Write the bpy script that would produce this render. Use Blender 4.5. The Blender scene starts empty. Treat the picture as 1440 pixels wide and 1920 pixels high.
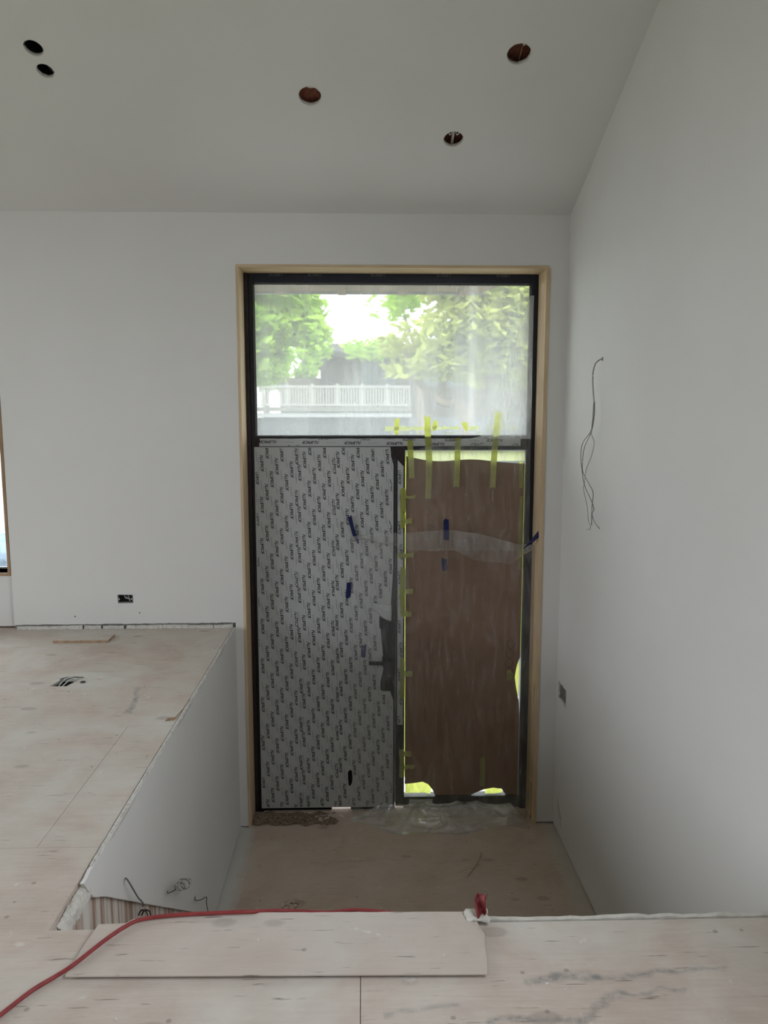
import bpy, bmesh, math, random
from mathutils import Vector, Matrix, noise
from mathutils.geometry import tessellate_polygon

# ------------------------------------------------------------------ camera, sky, exposure
F = 1442.0                                   # focal length in pixels of the 1440 x 1920 frame
YAW, PITCH, EYE = math.atan(40 / F), math.atan(184 / F), 2.87
SC = bpy.context.scene
COL = SC.collection
fwd = Vector((math.sin(YAW) * math.cos(PITCH), math.cos(YAW) * math.cos(PITCH), -math.sin(PITCH)))
rgt = Vector((math.cos(YAW), -math.sin(YAW), 0))
upv = rgt.cross(fwd)
CAM = Vector((0, 0, EYE))
cd = bpy.data.cameras.new('camera')
cd.sensor_fit = 'VERTICAL'; cd.sensor_height = 36; cd.sensor_width = 27
cd.lens = 36 * F / 1920; cd.clip_start = 0.05; cd.clip_end = 300
cam = bpy.data.objects.new('camera', cd); COL.objects.link(cam)
m = Matrix((rgt, upv, -fwd)).transposed().to_4x4(); m.translation = CAM
cam.matrix_world = m
SC.camera = cam

SKY = 5.85
world = bpy.data.worlds.new('overcast_sky'); SC.world = world
world.use_nodes = True
bg = world.node_tree.nodes['Background']
bg.inputs[0].default_value = (0.935, 0.972, 1.05, 1)
bg.inputs[1].default_value = SKY
SC.view_settings.view_transform = 'Standard'
SC.view_settings.look = 'None'
SC.view_settings.exposure = 0.0
SC.view_settings.gamma = 1.0
SC.view_settings.use_curve_mapping = False
SC.cycles.max_bounces = 9
SC.cycles.diffuse_bounces = 5
SC.cycles.transparent_max_bounces = 16
SC.cycles.sample_clamp_indirect = 6.0

def portal(loc, rot, sx, sy):
    """daylight portal in a window opening (guides sky sampling, gives no light of its own)"""
    l = bpy.data.lights.new('window_portal', 'AREA'); l.shape = 'RECTANGLE'; l.size = sx; l.size_y = sy
    l.cycles.is_portal = True
    o = bpy.data.objects.new('window_portal', l); COL.objects.link(o)
    o.location = loc; o.rotation_euler = rot
    return o

def _ray(x, y): return fwd + rgt * ((x - 720) / F) - upv * ((y - 960) / F)
def at_y(x, y, Y): d = _ray(x, y); return CAM + d * (Y / d.y)
def at_x(x, y, X): d = _ray(x, y); return CAM + d * (X / d.x)
def at_z(x, y, Z): d = _ray(x, y); return CAM + d * ((Z - EYE) / d.z)

# ------------------------------------------------------------------ the place in metres
YF = 5.08          # inner face of the front wall
YD = 5.29          # inner face of the door frame
XR = 1.335         # right wall
XH = -0.86         # half wall beside the stairs
Z1 = 1.4365        # upper floor
YE = 2.03          # edge of the upper floor above the stairs
SL = 0.404         # ceiling slope
def zc(y): return 4.13 + SL * (YF - y)

# ------------------------------------------------------------------ materials
MATS = {}
class N:
    """small node helper"""
    def __init__(s, name):
        s.m = bpy.data.materials.new(name); s.m.use_nodes = True
        s.t = s.m.node_tree; s.t.nodes.clear()
        s.out = s.t.nodes.new('ShaderNodeOutputMaterial')
        MATS[name] = s.m
    def n(s, typ, **kw):
        nd = s.t.nodes.new('ShaderNode' + typ)
        for k, v in kw.items(): setattr(nd, k, v)
        return nd
    def l(s, a, b): s.t.links.new(a, b)
    def set(s, sock, v):
        if isinstance(v, bpy.types.NodeSocket): s.l(v, sock)
        elif v is not None: sock.default_value = v
    def pos(s): return s.n('NewGeometry').outputs['Position']
    def mapping(s, vec, scale=(1, 1, 1), rot=(0, 0, 0), loc=(0, 0, 0)):
        mp = s.n('Mapping'); s.l(vec, mp.inputs[0]); mp.inputs['Scale'].default_value = scale
        mp.inputs['Rotation'].default_value = rot; mp.inputs['Location'].default_value = loc
        return mp.outputs[0]
    def noise(s, vec, scale, detail=4, rough=0.55, dist=0.0):
        nd = s.n('TexNoise'); s.l(vec, nd.inputs['Vector'])
        nd.inputs['Scale'].default_value = scale; nd.inputs['Detail'].default_value = detail
        nd.inputs['Roughness'].default_value = rough; nd.inputs['Distortion'].default_value = dist
        return nd.outputs['Fac']
    def ramp(s, fac, *stops):
        r = s.n('ValToRGB'); s.l(fac, r.inputs[0])
        el = r.color_ramp.elements
        while len(el) < len(stops): el.new(0.5)
        for e, (p, c) in zip(el, stops):
            e.position = p; e.color = (c, c, c, 1) if not isinstance(c, tuple) else (*c[:3], 1)
        return r.outputs[0]
    def mix(s, fac, a, b, mode='MIX'):
        x = s.n('MixRGB', blend_type=mode)
        s.set(x.inputs[0], fac)
        for k, v in ((1, a), (2, b)):
            s.set(x.inputs[k], (*v[:3], 1) if isinstance(v, tuple) else v)
        return x.outputs[0]
    def math(s, op, a, b=None, c=None, clamp=False):
        x = s.n('Math', operation=op, use_clamp=clamp)
        for k, v in enumerate((a, b, c)):
            if v is not None: s.set(x.inputs[k], v)
        return x.outputs[0]
    def vmath(s, op, a, b=None, scale=None):
        x = s.n('VectorMath', operation=op)
        s.set(x.inputs[0], a)
        if b is not None: s.set(x.inputs[1], b)
        if scale is not None: s.set(x.inputs['Scale'], scale)
        return x.outputs['Value'] if op in ('DOT_PRODUCT', 'LENGTH', 'DISTANCE') else x.outputs[0]
    def bump(s, h, strength=0.3, dist=0.01):
        b = s.n('Bump'); s.l(h, b.inputs['Height']); b.inputs['Strength'].default_value = strength
        b.inputs['Distance'].default_value = dist
        return b.outputs[0]
    def bsdf(s, color, rough=0.6, spec=0.3, normal=None, metallic=0.0, **kw):
        p = s.n('BsdfPrincipled')
        s.set(p.inputs['Base Color'], (*color[:3], 1) if isinstance(color, tuple) else color)
        s.set(p.inputs['Roughness'], rough); s.set(p.inputs['Specular IOR Level'], spec)
        p.inputs['Metallic'].default_value = metallic
        if normal is not None: s.l(normal, p.inputs['Normal'])
        return p.outputs[0]
    def done(s, sh): s.l(sh, s.out.inputs[0]); return s.m
    def segment(s, p, a, b, width, soft):
        """soft mask around the segment a-b lying on the floor (a stain or scuff with its own shape)"""
        ax, bx = Vector((*a, 0)), Vector((*b, 0)); d = bx - ax
        flat = s.vmath('MULTIPLY', p, (1, 1, 0))
        rel = s.vmath('SUBTRACT', flat, tuple(ax))
        t = s.math('DIVIDE', s.vmath('DOT_PRODUCT', rel, tuple(d)), d.length_squared, clamp=True)
        near = s.vmath('SCALE', tuple(d), scale=t)
        dist = s.vmath('DISTANCE', rel, near)
        mr = s.n('MapRange'); s.l(dist, mr.inputs[0])
        for k, v in zip((1, 2, 3, 4), (width, width + soft, 1.0, 0.0)): mr.inputs[k].default_value = v
        return mr.outputs[0]

def simple(name, color, rough=0.6, spec=0.3, var=0.0, scale=20, bump=0.0, metallic=0.0):
    g = N(name); p = g.pos(); c = color
    nz = g.noise(p, scale)
    if var: c = g.mix(g.ramp(nz, (0.3, 0.0), (0.7, 1.0)), tuple(v * (1 - var) for v in color), tuple(min(1, v * (1 + var)) for v in color))
    return g.done(g.bsdf(c, rough, spec, g.bump(nz, bump) if bump else None, metallic))

# painted drywall with roller texture and a few faint patches of filler
g = N('drywall'); p = g.pos()
c = g.mix(g.ramp(g.noise(p, 1.3, 3), (0.35, 0.0), (0.7, 1.0)), (0.70, 0.695, 0.675), (0.73, 0.725, 0.71))
g.done(g.bsdf(c, 0.75, 0.25, g.bump(g.noise(p, 140, 2), 0.05, 0.002)))
simple('gypsum_core', (0.62, 0.60, 0.56), 0.95, 0.05, 0.18, 60, 0.6)
simple('dark_cavity', (0.012, 0.012, 0.012), 0.95, 0.05)
simple('stud_wood', (0.34, 0.22, 0.14), 0.8, 0.15, 0.25, 30)
simple('red_wood', (0.235, 0.088, 0.058), 0.75, 0.2, 0.35, 45, 0.2)
simple('black_metal', (0.010, 0.010, 0.012), 0.45, 0.4, 0.3, 40)
simple('brown_black', (0.022, 0.014, 0.013), 0.55, 0.35, 0.4, 30)
simple('navy_film', (0.006, 0.009, 0.022), 0.35, 0.45, 0.3, 25)
simple('rubber_grey', (0.07, 0.075, 0.08), 0.4, 0.4, 0.2, 20)
simple('print_black', (0.02, 0.022, 0.025), 0.6, 0.3)
simple('print_grey', (0.17, 0.18, 0.185), 0.6, 0.3)
simple('print_brown', (0.075, 0.045, 0.03), 0.7, 0.2)
simple('blue_tape', (0.006, 0.011, 0.075), 0.6, 0.3, 0.3, 60, 0.2)
simple('box_metal', (0.20, 0.20, 0.20), 0.45, 0.5, 0.3, 80, 0.2, 0.6)
simple('wire_black', (0.02, 0.02, 0.02), 0.5, 0.4)
simple('wire_white', (0.62, 0.62, 0.60), 0.5, 0.4)
simple('wire_grey', (0.14, 0.14, 0.13), 0.45, 0.4)
simple('cable_sheath', (0.36, 0.36, 0.32), 0.5, 0.4)
simple('copper_end', (0.42, 0.22, 0.12), 0.4, 0.5, metallic=0.8)
simple('red_rubber', (0.26, 0.040, 0.040), 0.5, 0.35, 0.15, 60)
simple('red_ribbon', (0.19, 0.028, 0.03), 0.45, 0.4, 0.35, 70, 0.2)
simple('raw_board', (0.40, 0.28, 0.19), 0.85, 0.15, 0.2, 30)
simple('plaster', (0.62, 0.60, 0.55), 0.95, 0.1, 0.12, 35, 0.4)
simple('foam_grey', (0.24, 0.235, 0.22), 0.95, 0.05, 0.4, 90, 0.8)

# pale wood of the door liner: long grain along z
def wood(name, c1, c2, scale):
    g = N(name); p = g.pos()
    v = g.mapping(p, scale)
    nz = g.noise(v, 6, 6, 0.6, 0.6)
    c = g.mix(g.ramp(nz, (0.3, 0.0), (0.72, 1.0)), c1, c2)
    return g.done(g.bsdf(c, 0.6, 0.25, g.bump(nz, 0.06)))
wood('liner_wood', (0.52, 0.385, 0.24), (0.66, 0.52, 0.35), (6, 6, 0.5))
wood('liner_wood_flat', (0.52, 0.385, 0.24), (0.66, 0.52, 0.35), (0.5, 6, 6))
wood('window_wood', (0.30, 0.19, 0.11), (0.42, 0.28, 0.17), (6, 6, 0.5))

# plywood covered with plaster dust
def ply(name, base1, base2, dust, dust_lo, dust_hi, scuffs=(), brown=(), edge=None):
    g = N(name); p = g.pos()
    grain = g.noise(g.mapping(p, (3.0, 38.0, 3.0)), 2.2, 6, 0.62, 0.5)
    mott = g.noise(p, 5.5, 5, 0.65, 0.8)
    c = g.mix(g.ramp(g.math('ADD', g.math('MULTIPLY', grain, 0.45), g.math('MULTIPLY', mott, 0.55)), (0.36, 0.0), (0.64, 1.0)), base1, base2)
    blot = g.noise(p, 2.1, 5, 0.6, 0.4)
    c = g.mix(g.ramp(blot, (dust_lo, 0.0), (dust_hi, 1.0)), c, dust)
    # oval repair plugs and knots of the plywood
    vo = g.n('TexVoronoi'); vo.inputs['Scale'].default_value = 1.0; vo.inputs['Randomness'].default_value = 1.0
    g.l(g.mapping(p, (3.1, 5.6, 0.0)), vo.inputs['Vector'])
    plug = g.ramp(vo.outputs['Distance'], (0.10, 1.0), (0.145, 0.0))
    c = g.mix(g.math('MULTIPLY', plug, 0.45), c, tuple(v * 0.62 for v in base1))
    # short dark gouges along the grain
    gv = g.noise(g.mapping(p, (5.0, 70.0, 1.0), loc=(3, 1, 0)), 1.6, 3, 0.5)
    c = g.mix(g.math('MULTIPLY', g.ramp(gv, (0.68, 0.0), (0.73, 1.0)), 0.65), c, (0.14, 0.12, 0.10))
    # white plaster splashes
    sp = g.noise(p, 15, 3, 0.5, 0.5)
    c = g.mix(g.math('MULTIPLY', g.ramp(sp, (0.70, 0.0), (0.75, 1.0)), 0.55), c, (0.72, 0.70, 0.66))
    dots = g.n('TexVoronoi'); dots.inputs['Scale'].default_value = 9.0
    g.l(p, dots.inputs['Vector'])
    c = g.mix(g.math('MULTIPLY', g.ramp(dots.outputs['Distance'], (0.05, 1.0), (0.075, 0.0)), 0.5), c, (0.20, 0.17, 0.15))
    wob = g.vmath('ADD', p, g.vmath('SCALE', g.vmath('SUBTRACT', None or _noisevec(g, p, 7.0), (0.5, 0.5, 0.5)), scale=0.09))
    rough = g.ramp(g.noise(p, 32, 4, 0.7), (0.36, 0.15), (0.62, 1.0))
    for a, b, w, s_, k in scuffs:
        mk = g.math('MULTIPLY', g.segment(wob, a, b, w * 0.5, s_ * 0.8), g.math('MULTIPLY', rough, k * 0.95))
        c = g.mix(mk, c, (0.22, 0.22, 0.215))
    for a, b, w, s_, k in brown:
        mk = g.math('MULTIPLY', g.segment(wob, a, b, w, s_), g.math('MULTIPLY', g.ramp(g.noise(p, 55, 4, 0.7), (0.50, 0.0), (0.58, 1.0)), k))
        c = g.mix(mk, c, (0.11, 0.07, 0.035))
    if edge: c = edge(g, p, c)
    h = g.math('ADD', g.math('MULTIPLY', grain, 0.5), g.math('MULTIPLY', sp, 0.6))
    return g.done(g.bsdf(c, 0.85, 0.15, g.bump(h, 0.25, 0.006)))
def _noisevec(g, p, scale):
    nd = g.n('TexNoise'); g.l(p, nd.inputs['Vector']); nd.inputs['Scale'].default_value = scale
    nd.inputs['Detail'].default_value = 3
    return nd.outputs['Color']
SC_UP = [((0.42, 1.79), (0.60, 1.80), 0.010, 0.020, 0.8), ((0.60, 1.80), (0.78, 1.79), 0.004, 0.018, 0.7),
         ((0.78, 1.79), (0.93, 1.83), 0.003, 0.014, 0.6), ((0.30, 1.645), (0.50, 1.66), 0.010, 0.020, 0.75),
         ((0.50, 1.66), (0.64, 1.735), 0.010, 0.018, 0.75), ((0.64, 1.735), (0.80, 1.73), 0.004, 0.010, 0.6),
         ((-1.14, 3.60), (-1.15, 3.78), 0.016, 0.02, 0.8), ((-1.15, 3.78), (-1.20, 3.94), 0.006, 0.02, 0.7),
         ((0.05, 1.68), (0.22, 1.72), 0.004, 0.016, 0.5)]
ply('plywood_upper', (0.50, 0.415, 0.355), (0.61, 0.53, 0.465), (0.625, 0.605, 0.55), 0.38, 0.66, SC_UP)
def landing_edge(g, p, c):
    sep = g.n('SeparateXYZ'); g.l(p, sep.inputs[0])
    wx = g.math('ADD', sep.outputs[0], g.math('MULTIPLY', g.math('SUBTRACT', g.noise(p, 9, 3), 0.5), 0.10))
    lf = g.n('MapRange'); g.l(wx, lf.inputs[0])
    for k, v in zip((1, 2, 3, 4), (-0.80, -0.74, 1.0, 0.0)): lf.inputs[k].default_value = v
    rt = g.n('MapRange'); g.l(wx, rt.inputs[0])
    for k, v in zip((1, 2, 3, 4), (1.20, 1.27, 0.0, 0.45)): rt.inputs[k].default_value = v
    return g.mix(g.math('MULTIPLY', g.math('MAXIMUM', lf.outputs[0], rt.outputs[0]), 0.8), c, (0.58, 0.59, 0.56))
ply('plywood_landing', (0.46, 0.365, 0.29), (0.56, 0.455, 0.37), (0.58, 0.51, 0.43), 0.45, 0.8,
    [((0.60, 4.50), (0.75, 4.60), 0.001, 0.006, 0.8), ((0.45, 4.62), (0.72, 4.66), 0.001, 0.005, 0.9), ((-0.1, 4.66), (0.05, 4.66), 0.001, 0.005, 0.9)],
    [((-0.46, 4.16), (-0.42, 4.20), 0.03, 0.06, 0.95), ((-0.48, 3.98), (-0.44, 4.00), 0.02, 0.05, 0.9)], landing_edge)
ply('board_sheet', (0.52, 0.45, 0.395), (0.58, 0.51, 0.455), (0.61, 0.58, 0.53), 0.42, 0.75)

# plywood side with white plaster runs
g = N('plaster_runs'); p = g.pos()
st = g.noise(g.mapping(p, (10, 34, 1.6)), 1.0, 4, 0.6, 0.3)
c = g.mix(g.ramp(st, (0.42, 0.0), (0.58, 1.0)), (0.36, 0.25, 0.19), (0.66, 0.62, 0.57))
g.done(g.bsdf(c, 0.9, 0.1, g.bump(st, 0.5, 0.01)))

# grey protective film on the aluminium door
g = N('door_film'); p = g.pos()
nz = g.noise(p, 3.0, 4, 0.6); cr = g.noise(g.mapping(p, (1, 1, 0.25)), 18, 4, 0.6, 1.5)
c = g.mix(g.ramp(nz, (0.3, 0.0), (0.7, 1.0)), (0.42, 0.44, 0.437), (0.475, 0.49, 0.487))
g.done(g.bsdf(c, 0.42, 0.4, g.bump(cr, 0.05, 0.004)))

# dark speckled metal where the film has been torn away
g = N('speckled_metal'); p = g.pos()
sp = g.noise(p, 150, 3, 0.75, 0.8)
c = g.mix(g.ramp(sp, (0.56, 0.0), (0.68, 1.0)), (0.016, 0.017, 0.018), (0.12, 0.12, 0.115))
g.done(g.bsdf(c, 0.55, 0.3))

# brown builder's paper
g = N('brown_paper'); p = g.pos()
nz = g.noise(p, 2.0, 5, 0.6, 0.3)
c = g.mix(g.ramp(nz, (0.3, 0.0), (0.7, 1.0)), (0.20, 0.115, 0.072), (0.255, 0.155, 0.10))
g.done(g.bsdf(c, 0.8, 0.15, g.bump(g.noise(p, 8, 3), 0.08, 0.01)))

def shader_mix(g, fac, a, b):
    x = g.n('MixShader'); g.set(x.inputs[0], fac); g.l(a, x.inputs[1]); g.l(b, x.inputs[2]); return x.outputs[0]
def diffuse(g, col, kind='Diffuse'):
    d = g.n('Bsdf' + kind); g.set(d.inputs[0], (*col[:3], 1) if isinstance(col, tuple) else col); return d.outputs[0]

# lime masking tape: lets daylight through
g = N('lime_tape'); p = g.pos()
c = g.mix(g.ramp(g.noise(p, 40, 3), (0.3, 0.0), (0.7, 1.0)), (0.76, 0.79, 0.33), (0.83, 0.85, 0.44))
g.done(shader_mix(g, 0.78, diffuse(g, c), diffuse(g, c, 'Translucent')))
g = N('pale_paper'); p = g.pos()
c = g.mix(g.ramp(g.noise(p, 30, 3), (0.3, 0.0), (0.7, 1.0)), (0.84, 0.87, 0.62), (0.88, 0.89, 0.72))
g.done(shader_mix(g, 0.72, diffuse(g, c), diffuse(g, c, 'Translucent')))

# dusty glass: clear pane under a milky protective film
def hazy(name, base, streak, tint, gloss=0.04, blur=0.0):
    g = N(name); p = g.pos()
    st = g.noise(g.mapping(p, (3.2, 1, 0.55), rot=(0, 0.25, 0)), 1.6, 5, 0.6, 0.6)
    fac = g.math('ADD', base, g.math('MULTIPLY', g.ramp(st, (0.35, 0.0), (0.75, 1.0)), streak))
    veil = shader_mix(g, 0.6, diffuse(g, (0.86, 0.88, 0.88)), diffuse(g, (0.90, 0.92, 0.92), 'Translucent'))
    if blur:    # film that scatters the view a little
        tr = g.n('BsdfRefraction'); tr.inputs['IOR'].default_value = 1.04; tr.inputs['Roughness'].default_value = blur
    else: tr = g.n('BsdfTransparent')
    tr.inputs[0].default_value = (*tint, 1)
    sh = shader_mix(g, fac, tr.outputs[0], veil)
    gl = g.n('BsdfGlossy'); gl.inputs['Roughness'].default_value = 0.06
    return g.done(shader_mix(g, gloss, sh, gl.outputs[0]))
hazy('hazy_glass', 0.22, 0.14, (0.95, 0.97, 0.94), 0.03, 0.14)
hazy('plain_glass', 0.02, 0.02, (0.95, 0.97, 0.96))

# clear plastic dust sheet
def plastic(name, base):
    g = N(name); p = g.pos()
    st = g.noise(g.mapping(p, (7, 7, 1.6)), 1.8, 6, 0.66, 1.4)
    sm = g.noise(p, 22, 4, 0.7, 1.0)
    fac = g.math('ADD', base, g.math('ADD', g.math('MULTIPLY', g.ramp(st, (0.46, 0.0), (0.78, 1.0)), 0.26),
                 g.math('MULTIPLY', g.ramp(sm, (0.58, 0.0), (0.75, 1.0)), 0.07)))
    fs = g.noise(g.mapping(p, (26, 26, 2.4), rot=(0, 0.18, 0)), 2.0, 4, 0.6, 0.8)
    fac = g.math('ADD', fac, g.math('MULTIPLY', g.ramp(fs, (0.60, 0.0), (0.72, 1.0)), 0.16))  # fine streaks: wrinkle highlights put into the veil
    nb = g.bump(st, 0.5, 0.02)
    veil = shader_mix(g, 0.45, diffuse(g, (0.85, 0.86, 0.85)), diffuse(g, (0.85, 0.86, 0.85), 'Translucent'))
    tr = g.n('BsdfTransparent'); tr.inputs[0].default_value = (0.97, 0.97, 0.965, 1)
    sh = shader_mix(g, fac, tr.outputs[0], veil)
    gl = g.n('BsdfGlossy'); gl.inputs['Roughness'].default_value = 0.22; g.l(nb, gl.inputs['Normal'])
    fr = g.n('Fresnel'); fr.inputs[0].default_value = 1.35; g.l(nb, fr.inputs['Normal'])
    g.done(shader_mix(g, g.math('MULTIPLY', fr.outputs[0], 0.8), sh, gl.outputs[0]))
plastic('plastic_sheet', 0.085)
plastic('plastic_stretched', 0.09)
plastic('plastic_backlit', 0.38)  # same film, milkier: its backlit brightness is put into the veil
# the same sheet bunched into many layers on the floor
g = N('plastic_bunched'); p = g.pos()
st = g.noise(p, 6, 3, 0.5, 0.6)
fac = g.math('ADD', 0.24, g.math('MULTIPLY', g.ramp(st, (0.42, 0.0), (0.72, 1.0)), 0.42))
veil = shader_mix(g, 0.4, diffuse(g, (0.84, 0.85, 0.83)), diffuse(g, (0.84, 0.85, 0.83), 'Translucent'))
tr = g.n('BsdfTransparent'); tr.inputs[0].default_value = (0.96, 0.96, 0.95, 1)
sh = shader_mix(g, fac, tr.outputs[0], veil)
gl = g.n('BsdfGlossy'); gl.inputs['Roughness'].default_value = 0.2
g.done(shader_mix(g, 0.16, sh, gl.outputs[0]))

# outdoors
def leafmat(name, c1, c2):
    g = N(name); p = g.pos()
    c = g.mix(g.ramp(g.noise(p, 1.1, 3), (0.35, 0.0), (0.65, 1.0)), c1, c2)
    return g.done(shader_mix(g, 0.45, diffuse(g, c), diffuse(g, c, 'Translucent')))
leafmat('leaf_green', (0.34, 0.55, 0.08), (0.50, 0.68, 0.13))
leafmat('leaf_olive', (0.42, 0.48, 0.13), (0.56, 0.61, 0.18))
leafmat('leaf_lime', (0.42, 0.55, 0.10), (0.58, 0.68, 0.18))
simple('bark', (0.16, 0.125, 0.095), 0.9, 0.1, 0.3, 8, 0.5)
simple('house_wall', (0.085, 0.078, 0.066), 0.9, 0.1, 0.08, 2)
simple('house_roof', (0.045, 0.044, 0.043), 0.9, 0.1, 0.2, 4)
simple('house_trim', (0.15, 0.145, 0.13), 0.8, 0.2)
simple('rail_white', (0.30, 0.295, 0.275), 0.8, 0.2)
simple('house_pane', (0.05, 0.075, 0.09), 0.15, 0.5)
simple('house_beige', (0.10, 0.088, 0.068), 0.9, 0.1)
simple('concrete', (0.60, 0.60, 0.59), 0.9, 0.1, 0.1, 3)
simple('asphalt', (0.10, 0.11, 0.12), 0.9, 0.1, 0.1, 3)
simple('lawn', (0.12, 0.135, 0.07), 0.95, 0.05, 0.3, 3)
simple('soffit_wood', (0.22, 0.14, 0.09), 0.8, 0.2, 0.35, 3)
simple('flashing', (0.30, 0.31, 0.32), 0.5, 0.4)
simple('blue_tarp', (0.20, 0.27, 0.34), 0.5, 0.3, 0.5, 6, 0.5)

# ------------------------------------------------------------------ mesh helpers
class MB:
    def __init__(s): s.v = []; s.f = []; s.smooth = False
    def add(s, vs, fs):
        o = len(s.v); s.v += [tuple(v) for v in vs]; s.f += [tuple(i + o for i in f) for f in fs]; return s
    def box(s, x0, y0, z0, x1, y1, z1):
        return s.add([(x0, y0, z0), (x1, y0, z0), (x1, y1, z0), (x0, y1, z0), (x0, y0, z1), (x1, y0, z1), (x1, y1, z1), (x0, y1, z1)],
                     [(3, 2, 1, 0), (4, 5, 6, 7), (0, 1, 5, 4), (1, 2, 6, 5), (2, 3, 7, 6), (3, 0, 4, 7)])
    def prism(s, pts, mapf, t0, t1, holes=()):
        """flat outline pts (2D) with holes, given thickness from t0 to t1; mapf(u, v, t) -> 3D"""
        loops = [list(pts)] + [list(h) for h in holes]
        flat = [p for lp in loops for p in lp]
        tris = tessellate_polygon([[Vector((a, b, 0)) for a, b in lp] for lp in loops])
        n = len(flat)
        vs = [mapf(a, b, t0) for a, b in flat] + [mapf(a, b, t1) for a, b in flat]
        fs = [tuple(t) for t in tris] + [tuple(i + n for i in reversed(t)) for t in tris]
        o = 0
        for lp in loops:
            k = len(lp)
            for i in range(k): fs.append((o + i, o + (i + 1) % k, n + o + (i + 1) % k, n + o + i))
            o += k
        return s.add(vs, fs)
    def tube(s, path, r, seg=8, taper=None):
        path = [Vector(p) for p in path]; rings = []
        for i, p in enumerate(path):
            d = (path[min(i + 1, len(path) - 1)] - path[max(i - 1, 0)]).normalized()
            a = d.cross(Vector((0, 0, 1)))
            if a.length < 1e-3: a = d.cross(Vector((0, 1, 0)))
            a.normalize(); b = d.cross(a)
            rr = r if taper is None else r + (taper - r) * i / (len(path) - 1)
            rings.append([p + (a * math.cos(2 * math.pi * k / seg) + b * math.sin(2 * math.pi * k / seg)) * rr for k in range(seg)])
        vs = [v for rg in rings for v in rg]; fs = []
        for i in range(len(rings) - 1):
            for k in range(seg):
                fs.append((i * seg + k, i * seg + (k + 1) % seg, (i + 1) * seg + (k + 1) % seg, (i + 1) * seg + k))
        fs.append(tuple(reversed(range(seg)))); fs.append(tuple(range((len(rings) - 1) * seg, len(rings) * seg)))
        s.smooth = True
        return s.add(vs, fs)
    def grid(s, nu, nv, fn, thick=None):
        vs = [fn(i / nu, j / nv) for j in range(nv + 1) for i in range(nu + 1)]
        w = nu + 1
        s.smooth = True
        return s.add(vs, [(j * w + i, j * w + i + 1, (j + 1) * w + i + 1, (j + 1) * w + i) for j in range(nv) for i in range(nu)])
    def build(s, name, mat, parent=None, bevel=0.0, solid=0.0):
        me = bpy.data.meshes.new(name); me.from_pydata(s.v, [], s.f); me.validate()
        bm = bmesh.new(); bm.from_mesh(me); bmesh.ops.recalc_face_normals(bm, faces=bm.faces[:]); bm.to_mesh(me); bm.free()
        me.materials.append(MATS[mat])
        if s.smooth:
            for pl in me.polygons: pl.use_smooth = True
        o = bpy.data.objects.new(name, me); COL.objects.link(o)
        if parent is not None:
            o.parent = parent; o.matrix_parent_inverse = Matrix.Translation(-parent.location)
        if solid:
            md = o.modifiers.new('thickness', 'SOLIDIFY'); md.thickness = solid; md.offset = 0
        if bevel:
            md = o.modifiers.new('bevel', 'BEVEL'); md.width = bevel; md.segments = 2; md.limit_method = 'ANGLE'
        return o

def spline(pts, n=6):
    """Catmull-Rom through pts"""
    pts = [Vector(p) for p in pts]; out = []
    P = [pts[0] * 2 - pts[1]] + pts + [pts[-1] * 2 - pts[-2]]
    for i in range(1, len(P) - 2):
        for k in range(n):
            t = k / n; a, b, c, d = P[i - 1:i + 3]
            out.append(0.5 * ((2 * b) + (c - a) * t + (2 * a - 5 * b + 4 * c - d) * t * t + (3 * b - a - 3 * c + d) * t ** 3))
    out.append(pts[-1]); return out

def tag(o, label=None, cat=None, group=None, kind=None):
    for k, v in (('label', label), ('category', cat), ('group', group), ('kind', kind)):
        if v: o[k] = v
    return o
def empty(name, loc, label=None, cat=None, group=None, kind=None):
    o = bpy.data.objects.new(name, None); o.empty_display_size = 0.05
    COL.objects.link(o); o.location = loc
    return tag(o, label, cat, group, kind)
def struct(o, label, cat=None): return tag(o, label, cat, kind='structure')
def jag(a, b, n, amp, seed, axis=1):
    """jagged line of 2D points from a to b"""
    r = random.Random(seed); out = []
    for i in range(n + 1):
        t = i / n; p = [a[0] + (b[0] - a[0]) * t, a[1] + (b[1] - a[1]) * t]
        if 0 < i < n: p[axis] += r.uniform(-amp, amp)
        out.append(tuple(p))
    return out
def circle(u, v, r, n=28, wob=0.0, seed=0):
    rr = random.Random(seed)
    return [(u + (r + rr.uniform(-wob, wob)) * math.cos(2 * math.pi * k / n), v + (r + rr.uniform(-wob, wob)) * math.sin(2 * math.pi * k / n)) for k in range(n)]

# ================================================================== THE SETTING
XL, YB = -6.2, -4.6           # left and back wall of the room
# ---- upper floor: base and plywood panels
fl = empty('floor', (0, 0, Z1), 'dusty plywood subfloor of the upper level', 'floor', kind='structure')
b = MB(); b.box(XL, YB, Z1 - 0.25, XH - 0.032, YF + 0.3, Z1 - 0.02); b.box(XH - 0.032, YB, Z1 - 0.25, XR, YE - 0.033, Z1 - 0.02)
b.build('subfloor_core', 'stud_wood', fl)
def panel(x0, y0, x1, y1, hole=None, dz=0.0):
    b = MB(); b.prism([(x0, y0), (x1, y0), (x1, y1), (x0, y1)], lambda u, v, t: (u, v, t), Z1 - 0.02, Z1 + dz, [hole] if hole else ())
    return b.build('plywood_panel', 'plywood_upper', fl)
G = 0.0009
XE = XH - 0.023               # plywood stops short of the half wall drywall
YN = YE - 0.019
FH = [(-1.665, 3.975), (-1.575, 3.975), (-1.545, 4.095), (-1.640, 4.095)]    # floor box cutout
panel(XL, YB, -1.25, 0.6); panel(-1.25 + G, YB, -0.01 - G, 0.6); panel(-0.01 + G, YB, XR, 0.6)
panel(-1.25 + G, 0.6 + G, -0.01 - G, YN); panel(-0.01 + G, 0.6 + G, XR, YN)
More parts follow.
